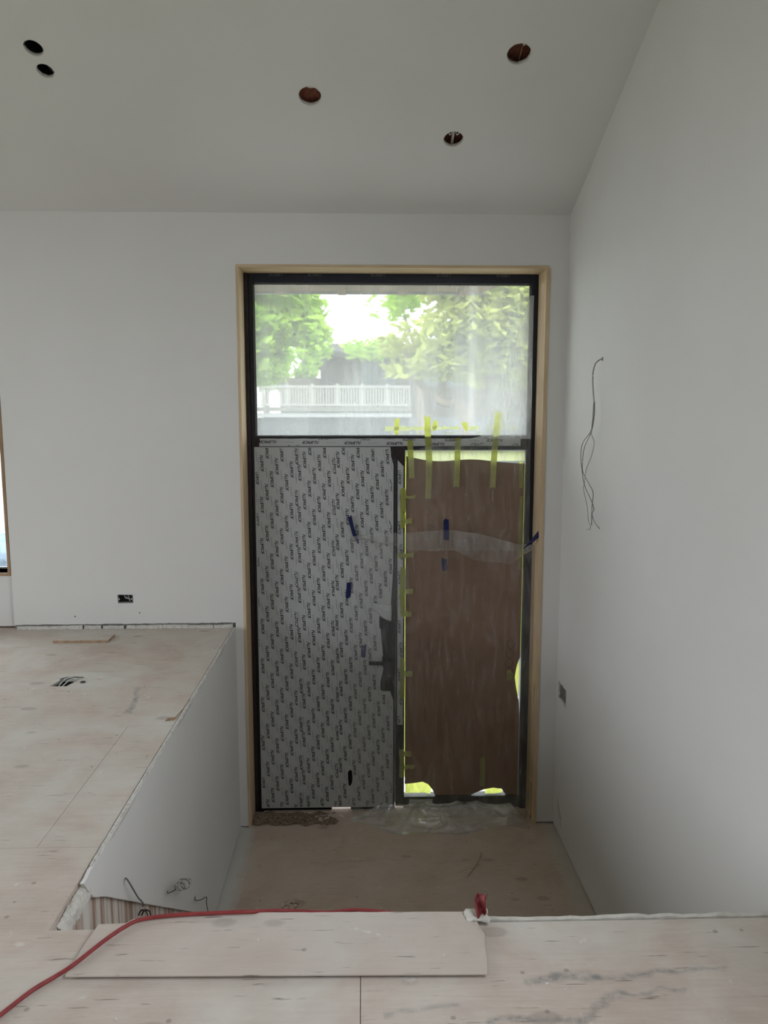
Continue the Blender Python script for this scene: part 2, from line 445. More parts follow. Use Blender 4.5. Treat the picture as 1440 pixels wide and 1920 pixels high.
panel(XL, 0.6 + G, -1.25 - G, 2.43 - G); panel(-1.25 + G, YN + 0.0001, XE, 2.43 - G)
panel(-1.09 + G, 2.43 + G, XE, 3.44 - G)
b = MB(); b.prism([(XL, 2.43 + G), (-1.09 - G, 2.43 + G), (-1.09 - G, 3.44 + G), (XE, 3.44 + G), (XE, YF + 0.04), (XL, YF + 0.04)], lambda u, v, t: (u, v, t), Z1 - 0.02, Z1, [FH])
b.build('plywood_panel', 'plywood_upper', fl)

# ---- landing
b = MB(); b.box(XH - 0.02, 3.60, -0.03, XR + 0.11, YF + 0.30, 0.0)
struct(b.build('landing_floor', 'plywood_landing'), 'brown plywood landing floor at the foot of the stairs by the door', 'floor')
# ---- stairs below the edge
st = empty('stairs', (0, 2.2, 0), 'plywood stairs leading down from the upper floor to the landing', 'stairs', kind='structure')
for k in range(1, 7):
    z = Z1 - 0.205 * k
    b = MB(); b.box(XH - 0.01, YE + 0.262 * (k - 1), z - 0.03, XR, YE + 0.262 * k, z); b.build('tread', 'plywood_landing', st)
    b = MB(); b.box(XH - 0.01, YE + 0.262 * k - 0.02, z - 0.205, XR, YE + 0.262 * k, z - 0.03); b.build('riser', 'plywood_landing', st)
# ---- fascia drywall at the edge of the upper floor
r = random.Random(4)
top = jag((XR, Z1 + 0.004), (-0.60, Z1 + 0.004), 60, 0.003, 11)
b = MB(); b.prism([(-0.60, 0.9), (XR, 0.9)] + top, lambda u, v, t: (u, t, v), YE - 0.014, YE)
struct(b.build('wall_stairhead', 'plaster'), 'thin drywall edge standing along the rim of the upper floor', 'wall')

# ---- half wall beside the stairs
hw = empty('wall_stair', (XH, 3.6, 0), 'white drywall side of the stairwell under the upper floor', 'wall', kind='structure')
top = [(y, z) for y, z in jag((YF, Z1 + 0.004), (2.22, Z1 + 0.004), 90, 0.006, 5)]
bot = [(2.30, 1.342), (2.40, 1.279), (2.88, 0.923), (3.70, 0.318), (4.02, 0.085), (4.02, 0.012), (YF, 0.012)]
b = MB(); b.prism(bot + top + [(2.25, 1.40)], lambda u, v, t: (t, u, v), XH - 0.0125, XH)
b.build('drywall_sheet', 'drywall', hw)
b = MB(); b.box(XH - 0.05, YE, 0.0, XH - 0.018, YF, Z1 - 0.02); b.build('plywood_backing', 'plaster_runs', hw)
# rough strip of filler along the top edge
def fill_strip(u, v):
    y = YF - 0.02 - u * 2.75
    n1 = noise.noise(Vector((y * 9, v * 2, 1.0))); n2 = noise.noise(Vector((y * 40, v * 5, 7.0)))
    n3 = noise.noise(Vector((y * 2.1, 3, 2)))
    w = 0.011 + 0.009 * max(0, n3) + 0.004 * n1
    return (XH - 0.0135 + v * w, y, Z1 + 0.006 + 0.004 * n2 * (1 - abs(2 * v - 1)) - (0.012 * (v > 0.95)) + 0.002)
b = MB(); b.grid(420, 4, fill_strip); b.build('filler_edge', 'gypsum_core', hw, solid=0.003)
# ribbed lump of plaster at the near corner
def lump(u, v):
    a, c = Vector((-0.868, 2.33, Z1 - 0.02)), Vector((-0.865, 2.05, Z1 - 0.012))
    p = a.lerp(c, u)
    rib = 0.006 * abs(math.sin(u * 34 + 2.0 * noise.noise(Vector((u * 6, v * 3, 0))))) + 0.006 * noise.noise(Vector((u * 9, v * 6, 4)))
    ang = v * math.pi * 0.62
    rad = 0.008 + 0.006 * math.sin(u * math.pi) + rib * 0.6
    return (p.x - 0.012 + rad * math.sin(ang) * 1.35, p.y, p.z - 0.015 + rad * (math.cos(ang)) - v * v * 0.035)
b = MB(); b.grid(70, 14, lump); b.build('plaster_lump', 'plaster', hw)

# ---- front wall: core, drywall with openings
OX0, OX1, OZ = -0.805, 1.205, 3.815     # rough door opening
XC = -2.335                             # corner where the wall steps back to the side window
fw_ = empty('wall_front', (0, YF, 0), 'white drywall front wall around the tall entrance door', 'wall', kind='structure')
fmap = lambda u, v, t: (u, t, v)
def zt(y=YF): return zc(y) + 0.02
b = MB(); b.box(XC, YF + 0.0125, Z1, OX0, YF + 0.26, zt()); b.box(OX0, YF + 0.0125, OZ, OX1, YF + 0.26, zt())
b.box(OX1, YF + 0.0125, 0, XR + 0.1, YF + 0.26, zt()); b.box(XH - 0.04, YF + 0.0125, -0.05, OX0, YF + 0.26, Z1)
b.build('wall_core', 'foam_grey', fw_)
OUT = [(-1.643, 1.670), (-1.541, 1.668), (-1.540, 1.612), (-1.641, 1.612)]
low = jag((XC, Z1 + 0.031), (XH, Z1 + 0.036), 46, 0.002, 21)
b = MB()
b.prism(low + [(XH, 0.012), (OX0, 0.012), (OX0, OZ), (OX1, OZ), (OX1, 0.012), (XR, 0.012), (XR, zt()), (XC, zt())], fmap, YF, YF + 0.0125, [OUT])
b.build('drywall_sheet', 'drywall', fw_)
for x, z in ((-1.93, 1.523), (-1.50, 1.545)):
    b = MB(); b.prism(circle(x, z, 0.005, 10), fmap, YF - 0.0012, YF + 0.002); b.build('nail_head', 'wire_grey', fw_)
# broken strip of old drywall left under the sheet
rr = random.Random(9)
x = XC + 0.02
while x < XH - 0.08:
    w = rr.uniform(0.10, 0.34); x1 = min(x + w, XH - 0.02)
    b = MB(); b.prism(jag((x, Z1 + 0.001), (x1, Z1 + 0.001), 5, 0.0, 1) + jag((x1, Z1 + rr.uniform(0.020, 0.029)), (x, Z1 + rr.uniform(0.020, 0.029)), 7, 0.002, int(x * 99)),
                      fmap, YF - 0.004 - rr.uniform(0, 0.008), YF + 0.006)
    b.build('drywall_scrap', 'gypsum_core', fw_); x = x1 + rr.uniform(0.0, 0.02)
# ---- set-back wall with the side window
WX0, WX1, WZ0, WZ1 = -5.9, -2.372, 1.815, 3.95
YS = YF + 0.045
b = MB()
b.prism([(XL - 0.2, Z1 + 0.008), (XC + 0.03, Z1 + 0.012), (XC + 0.03, zt()), (XL - 0.2, zt())], fmap, YS, YS + 0.22,
        [[(WX0, WZ0), (WX1, WZ0), (WX1, WZ1), (WX0, WZ1)]])
struct(b.build('wall_front_left', 'drywall'), 'bright white wall strip below the side window at the corner', 'wall')
w2 = empty('window_2', (-3.9, YS, WZ0), 'side window with brown wooden liner at the wall corner', 'window', kind='structure')
T = 0.02
b = MB(); b.box(WX1 - 0.002, YS - 0.012, WZ0 - T, WX1 + T, YS + 0.2, WZ1 + T); b.build('side_liner', 'window_wood', w2, 0.002)
b = MB(); b.box(WX0 - T, YS - 0.012, WZ0 - T, WX0, YS + 0.2, WZ1 + T); b.build('side_liner', 'window_wood', w2, 0.002)
b = MB(); b.box(WX0, YS - 0.012, WZ0 - T, WX1 - 0.002, YS + 0.2, WZ0); b.build('sill_liner', 'window_wood', w2, 0.002)
b = MB(); b.box(WX0, YS - 0.012, WZ1, WX1 - 0.002, YS + 0.2, WZ1 + T); b.build('head_liner', 'window_wood', w2, 0.002)
for xx in (WX0 + 1.08, WX0 + 2.16):
    b = MB(); b.box(xx - 0.03, YS + 0.12, WZ0, xx + 0.03, YS + 0.2, WZ1); b.build('mullion', 'black_metal', w2)
for k in range(3):
    x0 = WX0 + 1.08 * k + (0.03 if k else 0); x1 = WX0 + 1.08 * (k + 1) - 0.03 if k < 2 else WX1 - 0.002
    b = MB(); b.box(x0, YS + 0.155, WZ0, x1, YS + 0.161, WZ1); b.build('pane', 'plain_glass', w2)
portal(((WX0 + WX1) / 2, YS + 0.30, (WZ0 + WZ1) / 2), (-math.pi / 2, 0, 0), WX1 - WX0, WZ1 - WZ0)

# ---- right wall with three ragged cutouts
rmap = lambda u, v, t: (t, u, v)
def rag(pts, n, amp, seed):
    r = random.Random(seed); out = []
    for i in range(len(pts)):
        a, c = pts[i], pts[(i + 1) % len(pts)]
        for k in range(n):
            t = k / n; out.append((a[0] + (c[0] - a[0]) * t + r.uniform(-amp, amp), a[1] + (c[1] - a[1]) * t + r.uniform(-amp, amp)))
    return out
RW = (-0.6, 1.75, 2.65, 4.70)      # y0, y1, z0, z1 of an unseen window added to light the half wall and floor
RWH = [(RW[0], RW[2]), (RW[1], RW[2]), (RW[1], RW[3]), (RW[0], RW[3])]
H1 = rag([(5.040, 1.060), (4.840, 1.060), (4.840, 0.945), (5.040, 0.945)], 6, 0.007, 3)
H2 = rag([(4.985, 0.245), (4.905, 0.190), (4.842, 0.085), (4.930, 0.120)], 4, 0.006, 8)
b = MB(); b.prism([(YF, 0.010), (YE + 0.05, 0.010), (YE + 0.05, Z1 + 0.008), (YB, Z1 + 0.008), (YB, zc(YB) + 2), (0.0, zc(0) + 0.02), (YF, zc(YF) + 0.02)], rmap, XR, XR + 0.016, [H1, H2, RWH])
struct(b.build('wall_right', 'drywall'), 'tall white drywall wall on the right of the stairs', 'wall')
b = MB(); b.prism([(YB, -0.34), (YF + 0.26, -0.34), (YF + 0.26, 7.2), (YB, 7.2)], rmap, XR + 0.10, XR + 0.20, [RWH])
struct(b.build('wall_right_outer', 'stud_wood'), 'timber sheathing behind the right wall', 'wall')
w = empty('added_window_4', (XR + 0.1, (RW[0] + RW[1]) / 2, RW[2]), 'unseen window added in the right wall to light the half wall, with white reveal', 'window', kind='structure')
for nm, (y0, z0, y1, z1) in (('sill_liner', (RW[0] - 0.02, RW[2] - 0.02, RW[1] + 0.02, RW[2])), ('head_liner', (RW[0] - 0.02, RW[3], RW[1] + 0.02, RW[3] + 0.02)), ('side_liner', (RW[0] - 0.02, RW[2], RW[0], RW[3])), ('side_liner', (RW[1], RW[2], RW[1] + 0.02, RW[3]))):
    b = MB(); b.box(XR + 0.001, y0, z0, XR + 0.2, y1, z1); b.build(nm, 'drywall', w)
b = MB(); b.box(XR + 0.12, (RW[0] + RW[1]) / 2 - 0.03, RW[2], XR + 0.18, (RW[0] + RW[1]) / 2 + 0.03, RW[3]); b.build('mullion', 'black_metal', w)
portal((XR + 0.22, (RW[0] + RW[1]) / 2, (RW[2] + RW[3]) / 2), (0, math.pi / 2, 0), RW[3] - RW[2], RW[1] - RW[0])
# ---- left and back walls: wide window at the side behind the viewer
LW = (-1.9, 1.7, 1.50, 4.30)      # y0, y1, z0, z1 of the left window
b = MB()
b.prism([(YB, Z1), (YF + 0.3, Z1), (YF + 0.3, zc(YF)), (-0.4, zc(-0.4)), (YB, zc(-0.4) - 1.4)], rmap, XL - 0.15, XL,
        [[(LW[0], LW[2]), (LW[1], LW[2]), (LW[1], LW[3]), (LW[0], LW[3])]])
struct(b.build('wall_left', 'drywall'), 'white wall with wide window opening at the far left side', 'wall')
portal((XL - 0.2, (LW[0] + LW[1]) / 2, (LW[2] + LW[3]) / 2), (0, -math.pi / 2, 0), LW[3] - LW[2], LW[1] - LW[0])
b = MB(); b.box(XL - 0.15, YB - 0.15, Z1 - 0.2, XR + 0.1, YB, 7)
struct(b.build('wall_back', 'drywall'), 'plain white wall behind the viewer', 'wall')
w = empty('window_3', (XL - 0.08, (LW[0] + LW[1]) / 2, LW[2]), 'wide glazed opening in the left wall', 'window', kind='structure')
for k in range(4):
    y = LW[0] + 0.03 + k * (LW[1] - LW[0] - 0.06) / 3
    b = MB(); b.box(XL - 0.12, y - 0.03, LW[2], XL - 0.04, y + 0.03, LW[3]); b.build('mullion', 'black_metal', w)

# ---- sloped ceiling with five round light cutouts
HOLES = [(-1.553, 3.94, 0.043), (-1.551, 4.064, 0.040), (-0.264, 4.194, 0.058), (0.508, 4.468, 0.054), (0.76, 3.938, 0.057)]
ca = math.sqrt(1 + SL * SL)
def cmap(u, v, t): return (u, v + t * SL / ca, zc(v) + t / ca)
b = MB()
b.prism([(XL - 0.15, -0.4), (XR + 0.02, -0.4), (XR + 0.02, YF + 0.06), (XL - 0.15, YF + 0.06)], cmap, 0.0, 0.016,
        [circle(x, y, r_ * (1.0), 30, 0.0015, i) for i, (x, y, r_) in enumerate(HOLES)])
ce = b.build('ceiling', 'drywall'); struct(ce, 'sloped white drywall ceiling with round light cutouts', 'ceiling')
b = MB(); b.prism([(-0.4, zc(-0.4)), (YB - 0.15, zc(-0.4) - 1.45), (YB - 0.15, zc(-0.4) - 1.43), (-0.4, zc(-0.4) + 0.02)], rmap, XL - 0.15, XR + 0.1)
struct(b.build('ceiling_rear', 'drywall'), 'white ceiling slope on the far side of the ridge', 'ceiling')
b = MB(); b.prism([(-0.6, zc(-0.6) + 0.32), (YF + 0.9, zc(YF + 0.9) + 0.32), (YF + 0.9, zc(YF + 0.9) + 0.42), (-0.6, zc(-0.6) + 0.42)], rmap, XL - 0.4, XR + 0.3)
struct(b.build('roof_deck', 'stud_wood'), 'timber roof deck above the ceiling', 'roof')
b = MB(); b.prism([(-0.4, zc(-0.4) + 0.32), (YB - 0.4, zc(-0.4) - 1.2), (YB - 0.4, zc(-0.4) - 1.1), (-0.4, zc(-0.4) + 0.42)], rmap, XL - 0.4, XR + 0.3)
struct(b.build('roof_deck_rear', 'stud_wood'), 'timber roof deck on the far side of the ridge', 'roof')
LAB = ['round black light cutout in the ceiling, the farther from the door of the close pair',
       'round black light cutout in the ceiling, the nearer to the door of the close pair',
       'round light cutout in the ceiling with plain reddish wood inside and no joist',
       'round ceiling light cutout, red wood split by a pale joist, nearest the door head',
       'ragged round ceiling light cutout, red wood and dark gap, beside the right wall']
for i, (x, y, r_) in enumerate(HOLES):
    e = empty('light_cutout', cmap(x, y, 0.0), LAB[i], 'ceiling hole', 'round light cutouts in the sloped ceiling')
    def ring(u, v, r0=r_): # drywall edge
        a = 2 * math.pi * u; rad = r0 + 0.0005 + 0.0018 * noise.noise(Vector((math.cos(a) * 4, math.sin(a) * 4, i)))
        return cmap(x + rad * math.cos(a), y + rad * math.sin(a), -0.001 + v * 0.020)
    b = MB(); b.grid(40, 2, ring); b.build('cut_edge', 'plaster', e, solid=0.002)
    if i < 2:
        def can(u, v, r0=r_):
            a = 2 * math.pi * u; rad = (r0 + 0.004) * (1 if v < 0.8 else max(0.02, (1 - v) / 0.2))
            return cmap(x + rad * math.cos(a), y + rad * math.sin(a), 0.017 + min(v, 0.8) / 0.8 * 0.13)
        b = MB(); b.grid(32, 10, can); b.build('dark_housing', 'dark_cavity', e)
        b = MB(); b.tube(spline([cmap(x - r_ * 0.9, y - 0.015, -0.002), cmap(x - r_ * 0.7, y - 0.03, -0.006), cmap(x - r_ * 0.3, y - 0.04, 0.004)] if i == 0 else
                              [cmap(x + r_ * 0.5, y - 0.02, 0.01), cmap(x + r_ * 0.9, y + 0.0, -0.003), cmap(x + r_ * 1.08, y + 0.004, -0.004)]), 0.0022, 6); b.build('wire_end', 'wire_black', e)
    else:
        d = 0.045 if i == 2 else 0.065
        b = MB(); b.prism([(x - 0.10, y - 0.10), (x + 0.10, y - 0.10), (x + 0.10, y + 0.10), (x - 0.10, y + 0.10)], cmap, d, d + 0.02)
        b.build('backing_board', 'red_wood', e)
        for s_ in (-1, 1):
            b = MB(); b.prism([(x + s_ * 0.09 - 0.01, y - 0.10), (x + s_ * 0.09 + 0.01, y - 0.10), (x + s_ * 0.09 + 0.01, y + 0.10), (x + s_ * 0.09 - 0.01, y + 0.10)], cmap, 0.018, d)
            b.build('joist', 'red_wood', e)
        if i == 3:
            b = MB(); b.prism([(x - 0.006, y - 0.08), (x + 0.006, y - 0.08), (x + 0.008, y + 0.08), (x - 0.004, y + 0.08)], cmap, 0.035, d); b.build('pale_joist', 'gypsum_core', e)
            for s_ in (-1, 1):
                b = MB(); b.tube(spline([cmap(x + s_ * 0.012, y - 0.055, 0.05), cmap(x + s_ * 0.03, y - 0.035, 0.02), cmap(x + s_ * 0.018, y - 0.018, 0.012), cmap(x + s_ * 0.008, y - 0.03, 0.03)]), 0.003, 6)
                b.build('wire_loop', 'wire_white', e)
        if i == 2:
            b = MB(); b.tube(spline([cmap(x - 0.03, y - 0.05, 0.02), cmap(x, y - 0.046, 0.008), cmap(x + 0.03, y - 0.044, 0.010), cmap(x + 0.05, y - 0.02, 0.012)]), 0.004, 6); b.build('wire_loop', 'wire_white', e)
        if i == 4:
            b = MB(); b.prism(rag([(x - 0.055, y - 0.075), (x + 0.0, y - 0.06), (x - 0.005, y - 0.025), (x - 0.05, y - 0.012)], 4, 0.004, 4), cmap, d - 0.006, d - 0.001); b.build('dark_gap', 'dark_cavity', e)
            b = MB(); b.prism([(x + 0.018, y - 0.08), (x + 0.024, y - 0.08), (x + 0.024, y + 0.08), (x + 0.018, y + 0.08)], cmap, 0.05, d); b.build('pale_joist', 'stud_wood', e)
            b = MB(); b.tube(spline([cmap(x - 0.005, y - 0.055, 0.03), cmap(x + 0.015, y - 0.045, 0.012), cmap(x + 0.02, y - 0.03, 0.02)]), 0.004, 6); b.build('wire_loop', 'wire_white', e)

# ================================================================== DOOR FRAME, LINER, GLASS
# wooden liner boards of the opening
LT = 0.018
b = MB(); b.box(OX0, YF - 0.006, 0.0, OX0 + LT, YD + 0.03, OZ - LT); struct(b.build('trim_1', 'liner_wood', bevel=0.0015), 'pale wooden jamb liner beside the half wall', 'trim')
b = MB(); b.box(OX0, YF - 0.006, OZ - LT, OX1, YD + 0.03, OZ); struct(b.build('trim_2', 'liner_wood_flat', bevel=0.0015), 'pale wooden head liner above the transom glass', 'trim')
t3 = empty('trim_3', (OX1, YF, 0), 'pale wooden jamb liner with two dark notches beside the right wall', 'trim', kind='structure')
yb = YF + 0.032
bites = [(0.0, 0.0), (yb + 0.045, 0.0), (yb + 0.030, 0.10), (yb + 0.022, 0.20), (yb + 0.004, 0.235)]
outline = [(YD + 0.03, 0.0), (YD + 0.03, OZ - LT), (yb, OZ - LT), (yb, 0.985), (yb + 0.020, 0.965), (yb + 0.022, 0.885), (yb, 0.845),
           (yb, 0.275), (yb + 0.055, 0.275), (yb + 0.035, 0.16), (yb + 0.02, 0.05), (yb + 0.05, 0.0)]
b = MB(); b.prism(outline, rmap, OX1 - LT, OX1); b.build('jamb_board', 'liner_wood', t3)
b = MB(); b.box(OX1 - LT, YF - 0.006, 0.0, OX1 + 0.008, yb - 0.0015, OZ - LT); b.build('edge_strip', 'liner_wood', t3, 0.0015)
b = MB(); b.box(OX1 - 0.002, YF + 0.01, 0.0, OX1 + 0.004, YD, 1.0); b.build('dark_backing', 'dark_cavity', t3)

# aluminium frame holding the transom and the side light
w1 = empty('window_1', (0.2, YD, 0), 'black aluminium entrance frame with hazy transom glass and papered side light', 'window', kind='structure')
FX0, FX1, FZ1 = OX0 + LT, OX1 - LT, OZ - LT
GX0, GX1, GZ0, GZ1 = -0.726, 1.138, 2.718, 3.736       # transom glass
def bar(name, x0, z0, x1, z1, mat, y0=YD, y1=YD + 0.075, bev=0.003):
    b = MB(); b.box(x0, y0, z0, x1, y1, z1); return b.build(name, mat, w1, bev)
bar('left_jamb', FX0 + 0.028, 0.0, GX0, FZ1, 'black_metal')
bar('left_jamb_film', FX0 + 0.0005, 0.0, FX0 + 0.027, FZ1, 'brown_black', YD - 0.012, YD + 0.075)
bar('right_jamb', GX1, 0.0, FX1 - 0.0005, FZ1, 'navy_film')
bar('head', GX0, GZ1, GX1, FZ1, 'navy_film')
bar('transom_bar', GX0, 2.650, GX1, GZ0, 'black_metal')
MX0, MX1 = 0.229, 0.292
bar('mullion', MX0, 0.03, MX1, 2.650, 'speckled_metal')
SZ0, SZ1 = 0.10, 2.622
bar('sill_bar', MX1, 0.012, GX1, SZ0, 'black_metal')
bar('side_head', MX1, SZ1, GX1, 2.650, 'black_metal')
bar('side_stop', GX1 - 0.010, SZ0, GX1, SZ1, 'rubber_grey', YD + 0.004)
for (x0, z0, x1, z1) in ((GX0, GZ1 - 0.008, GX1, GZ1), (GX0, GZ0, GX1, GZ0 + 0.006), (GX0, GZ0, GX0 + 0.006, GZ1), (GX1 - 0.006, GZ0, GX1, GZ1)):
    b = MB(); b.box(x0, YD + 0.020, z0, x1, YD + 0.040, z1); b.build('glazing_spacer', 'house_trim', w1)
b = MB(); b.box(GX0, YD + 0.030, GZ0, GX1, YD + 0.031, GZ1); b.build('transom_glass', 'hazy_glass', w1)
b = MB(); b.box(MX1, YD + 0.030, SZ0, GX1, YD + 0.034, SZ1); b.build('side_glass', 'plain_glass', w1)
# printed film on the transom bar and the mullion
b = MB(); b.prism(jag((GX0 + 0.018, 2.651), (GX1 - 0.05, 2.651), 2, 0, 1) + [(GX1 - 0.05, 2.703)] + jag((GX1 - 0.06, 2.702), (GX0 + 0.018, 2.702), 40, 0.0015, 6), fmap, YD - 0.0015, YD)
bfilm = b.build('bar_film', 'door_film', w1)
b = MB(); b.prism(rag([(MX0 + 0.012, 0.655), (MX0 + 0.052, 0.650), (MX0 + 0.052, 2.545), (MX0 + 0.012, 2.60)], 8, 0.0012, 2), fmap, YD - 0.0015, YD)
mfilm = b.build('mullion_film', 'door_film', w1)
b = MB(); b.prism(rag([(0.33, 0.030), (0.50, 0.030), (0.50, 0.082), (0.33, 0.082)], 4, 0.002, 2), fmap, YD - 0.0015, YD)
sfilm = b.build('sill_film', 'door_film', w1)
# dark torn corner of film
b = MB(); b.prism(rag([(-0.752, 2.635), (-0.705, 2.640), (-0.700, 2.700), (-0.752, 2.712)], 4, 0.004, 14), fmap, YD - 0.004, YD - 0.0005); b.build('torn_corner', 'brown_black', w1)
b = MB(); b.prism(rag([(0.205, 2.60), (0.285, 2.50), (0.292, 2.65), (0.205, 2.65)], 4, 0.004, 15), fmap, YD - 0.0045, YD - 0.0022); b.build('torn_corner', 'brown_black', w1)

# lettering strokes: the printed word on the protective film
def arc(cx, cy, rx, ry, a0, a1, n=7):
    return [(cx + rx * math.cos(math.radians(a0 + (a1 - a0) * k / n)), cy + ry * math.sin(math.radians(a0 + (a1 - a0) * k / n))) for k in range(n + 1)]
LET = [([[(0.0, 0), (0.36, 1), (0.72, 0)]], 0.80),
       ([[(0.06, 1), (0.06, 0.06), (0.50, 0.06)]], 0.56),
       ([[(0.06, 1)] + arc(0.36, 0.36, 0.30, 0.30, 180, 360) + [(0.66, 1)]], 0.80),
       ([[(0.06, 0), (0.06, 0.94), (0.32, 0.94)] + arc(0.36, 0.68, 0.26, 0.26, 90, -90, 6) + [(0.06, 0.42)]], 0.74),
       ([[(0.06, 0), (0.06, 0.94), (0.32, 0.94)] + arc(0.36, 0.68, 0.26, 0.26, 90, -90, 6) + [(0.06, 0.42)], [(0.34, 0.42), (0.62, 0)]], 0.76),
       ([arc(0.48, 0.5, 0.44, 0.44, 0, 360, 14)], 1.04),
       ([[(0.06, 0), (0.06, 0.94), (0.52, 0.94)], [(0.06, 0.48), (0.46, 0.48)]], 0.52)]
WLEN = sum(w for _, w in LET)
def word(mb, org, du, dv, length, height, y, th=0.19, keep=None, clip=None):
    sx = length / WLEN; u0 = 0
    for i, (strokes, w) in enumerate(LET):
        if keep is None or i in keep:
            for s_ in strokes:
                for a, c in zip(s_[:-1], s_[1:]):
                    pa = Vector(((u0 + a[0]) * sx, a[1] * height)); pc = Vector(((u0 + c[0]) * sx, c[1] * height))
                    d = pc - pa
                    if d.length < 1e-6: continue
                    d.normalize(); nn = Vector((-d.y, d.x)) * th * height * 0.5; e = d * th * height * 0.3
                    q = [pa - e + nn, pc + e + nn, pc + e - nn, pa - e - nn]
                    q3 = [(org[0] + k.x * du[0] + k.y * dv[0], y, org[1] + k.x * du[1] + k.y * dv[1]) for k in q]
                    if clip and not all(clip(k[0], k[2]) for k in q3): continue
                    mb.add(q3, [(0, 1, 2, 3)])
        u0 += w
def dash(mb, c, d, ln, th, y, clip=None):
    n_ = (-d[1], d[0]); q = []
    for a, e in ((-1, -1), (1, -1), (1, 1), (-1, 1)):
        q.append((c[0] + d[0] * a * ln / 2 + n_[0] * e * th / 2, y, c[1] + d[1] * a * ln / 2 + n_[1] * e * th / 2))
    if clip and not all(clip(k[0], k[2]) for k in q): return
    mb.add(q, [(0, 1, 2, 3)])
def rot(a): return (math.cos(a), math.sin(a)), (-math.sin(a), math.cos(a))
# words on the bar run upside down
b = MB(); b2 = MB(); du, dv = rot(math.pi)
cl = lambda x, z: GX0 + 0.02 < x < GX1 - 0.06 and 2.6525 < z < 2.7015
for i in range(-2, 9):
    for j in range(-4, 5):
        c0 = (-0.30 + 0.288 * i + 0.113 * j * 1.0, 2.686 - 0.004 * i + 0.0285 * j)
        word(b, c0, du, dv, 0.113, 0.0185, YD - 0.0022, clip=cl)
        dash(b2, (c0[0] + 0.085, c0[1] - 0.012), du, 0.07, 0.002, YD - 0.0022, clip=cl)
b.build('printed_lettering', 'print_black', bfilm); b2.build('printed_lines', 'print_grey', bfilm)
b = MB(); b2 = MB(); du, dv = rot(-math.pi / 2 + 0.03)
cl = lambda x, z: MX0 + 0.013 < x < MX0 + 0.052 and 0.66 < z < 2.54
for k in range(11):
    z = 2.50 - k * 0.1765
    word(b, (MX0 + (0.026 if k % 2 else 0.014), z), du, dv, 0.113, 0.0185, YD - 0.0022, clip=cl)
    dash(b2, (MX0 + (0.018 if k % 2 else 0.042), z - 0.06), du, 0.07, 0.002, YD - 0.0022, clip=cl)
b.build('printed_lettering', 'print_black', mfilm); b2.build('printed_lines', 'print_grey', mfilm)
b = MB(); du, dv = rot(math.pi); word(b, (0.46, 0.064), du, dv, 0.113, 0.0185, YD - 0.0022); b.build('printed_lettering', 'print_black', sfilm)
# a few words at the head of the frame, upside down and half hidden
b = MB(); cl = lambda x, z: z < FZ1 - 0.001
for x in (-0.50, -0.24, 0.18, 0.62, 1.02): word(b, (x, FZ1 + 0.003), du, dv, 0.12, 0.0185, YD - 0.0015, clip=cl)
b.build('printed_lettering', 'print_grey', w1)

# ---- the door leaf
LX0, LX1, LZ0, LZ1 = -0.742, 0.226, 0.030, 2.647
d1 = empty('door_1', (LX0, YD, LZ0), 'tall aluminium entrance door covered in grey printed protective film', 'door', kind='structure')
b = MB(); b.box(LX0, YD - 0.004, LZ0, LX1, YD + 0.07, LZ1); b.build('leaf', 'speckled_metal', d1, 0.002)
# film with the torn strip near the lock left open
FXR = 0.212
film = [(LX0 + 0.002, LZ0 + 0.002), (FXR - 0.002, LZ0 + 0.002), (FXR, 0.62), (0.213, 0.835), (0.190, 0.905), (0.178, 0.905), (0.136, 0.905), (0.120, 0.915), (0.122, 0.985), (0.140, 1.055), (0.142, 1.11),
        (0.142, 1.145), (0.128, 1.30), (0.124, 1.36), (0.115, 1.37), (0.112, 1.455), (0.150, 1.452), (0.185, 1.470), (0.197, 1.50), (0.196, 1.56), (0.205, 1.70), (0.211, 1.80), (0.212, 2.52), (0.195, 2.58), (0.190, LZ1 - 0.002), (LX0 + 0.002, LZ1 - 0.002)]
spot = [(-0.115, 0.300), (-0.100, 0.318), (-0.086, 0.310), (-0.080, 0.270), (-0.083, 0.225), (-0.095, 0.195), (-0.110, 0.200), (-0.114, 0.250)]
b = MB(); b.prism(film, fmap, YD - 0.0062, YD - 0.004, [spot]); fm = b.build('protective_film', 'door_film', d1)
b = MB(); b.prism([(a, c) for a, c in spot], fmap, YD - 0.0052, YD - 0.0042); b.build('bare_spot', 'dark_cavity', d1)
b = MB(); b2 = MB(); du, dv = rot(-math.pi / 2 + 0.055)
def inside(x, z):
    if not (LX0 + 0.006 < x < 0.205 and LZ0 + 0.006 < z < LZ1 - 0.006): return False
    if x > 0.108 and 0.88 < z < 1.58: return x < 0.108
    if -0.118 < x < -0.078 and 0.19 < z < 0.322: return False
    return True
A, B_ = (0.1012, -0.0210), (-0.0352, -0.0885)
rw = random.Random(12)
for i in range(-4, 24):
    for j in range(-8, 42):
        x = -0.703 + A[0] * i + B_[0] * j; z = 2.590 + A[1] * i + B_[1] * j
        zone = 0 if x < -0.455 else (1 if x < -0.18 else 2)
        z += (0, 0.086, 0.04)[zone]; xx = x + (0, -0.012, -0.02)[zone]
        if not (LX0 - 0.05 < xx < 0.25 and 0 < z < 2.85): continue
        word(b, (xx, z), du, dv, 0.114, 0.0200, YD - 0.0066, clip=inside)
        dash(b2, (xx - 0.010, z - 0.060), du, 0.100, 0.0016, YD - 0.0066, clip=inside)
        dash(b2, (xx + 0.012, z + 0.080), du, 0.068, 0.0026, YD - 0.0066, clip=inside)
b.build('printed_lettering', 'print_black', fm); b2.build('printed_lines', 'print_grey', fm)
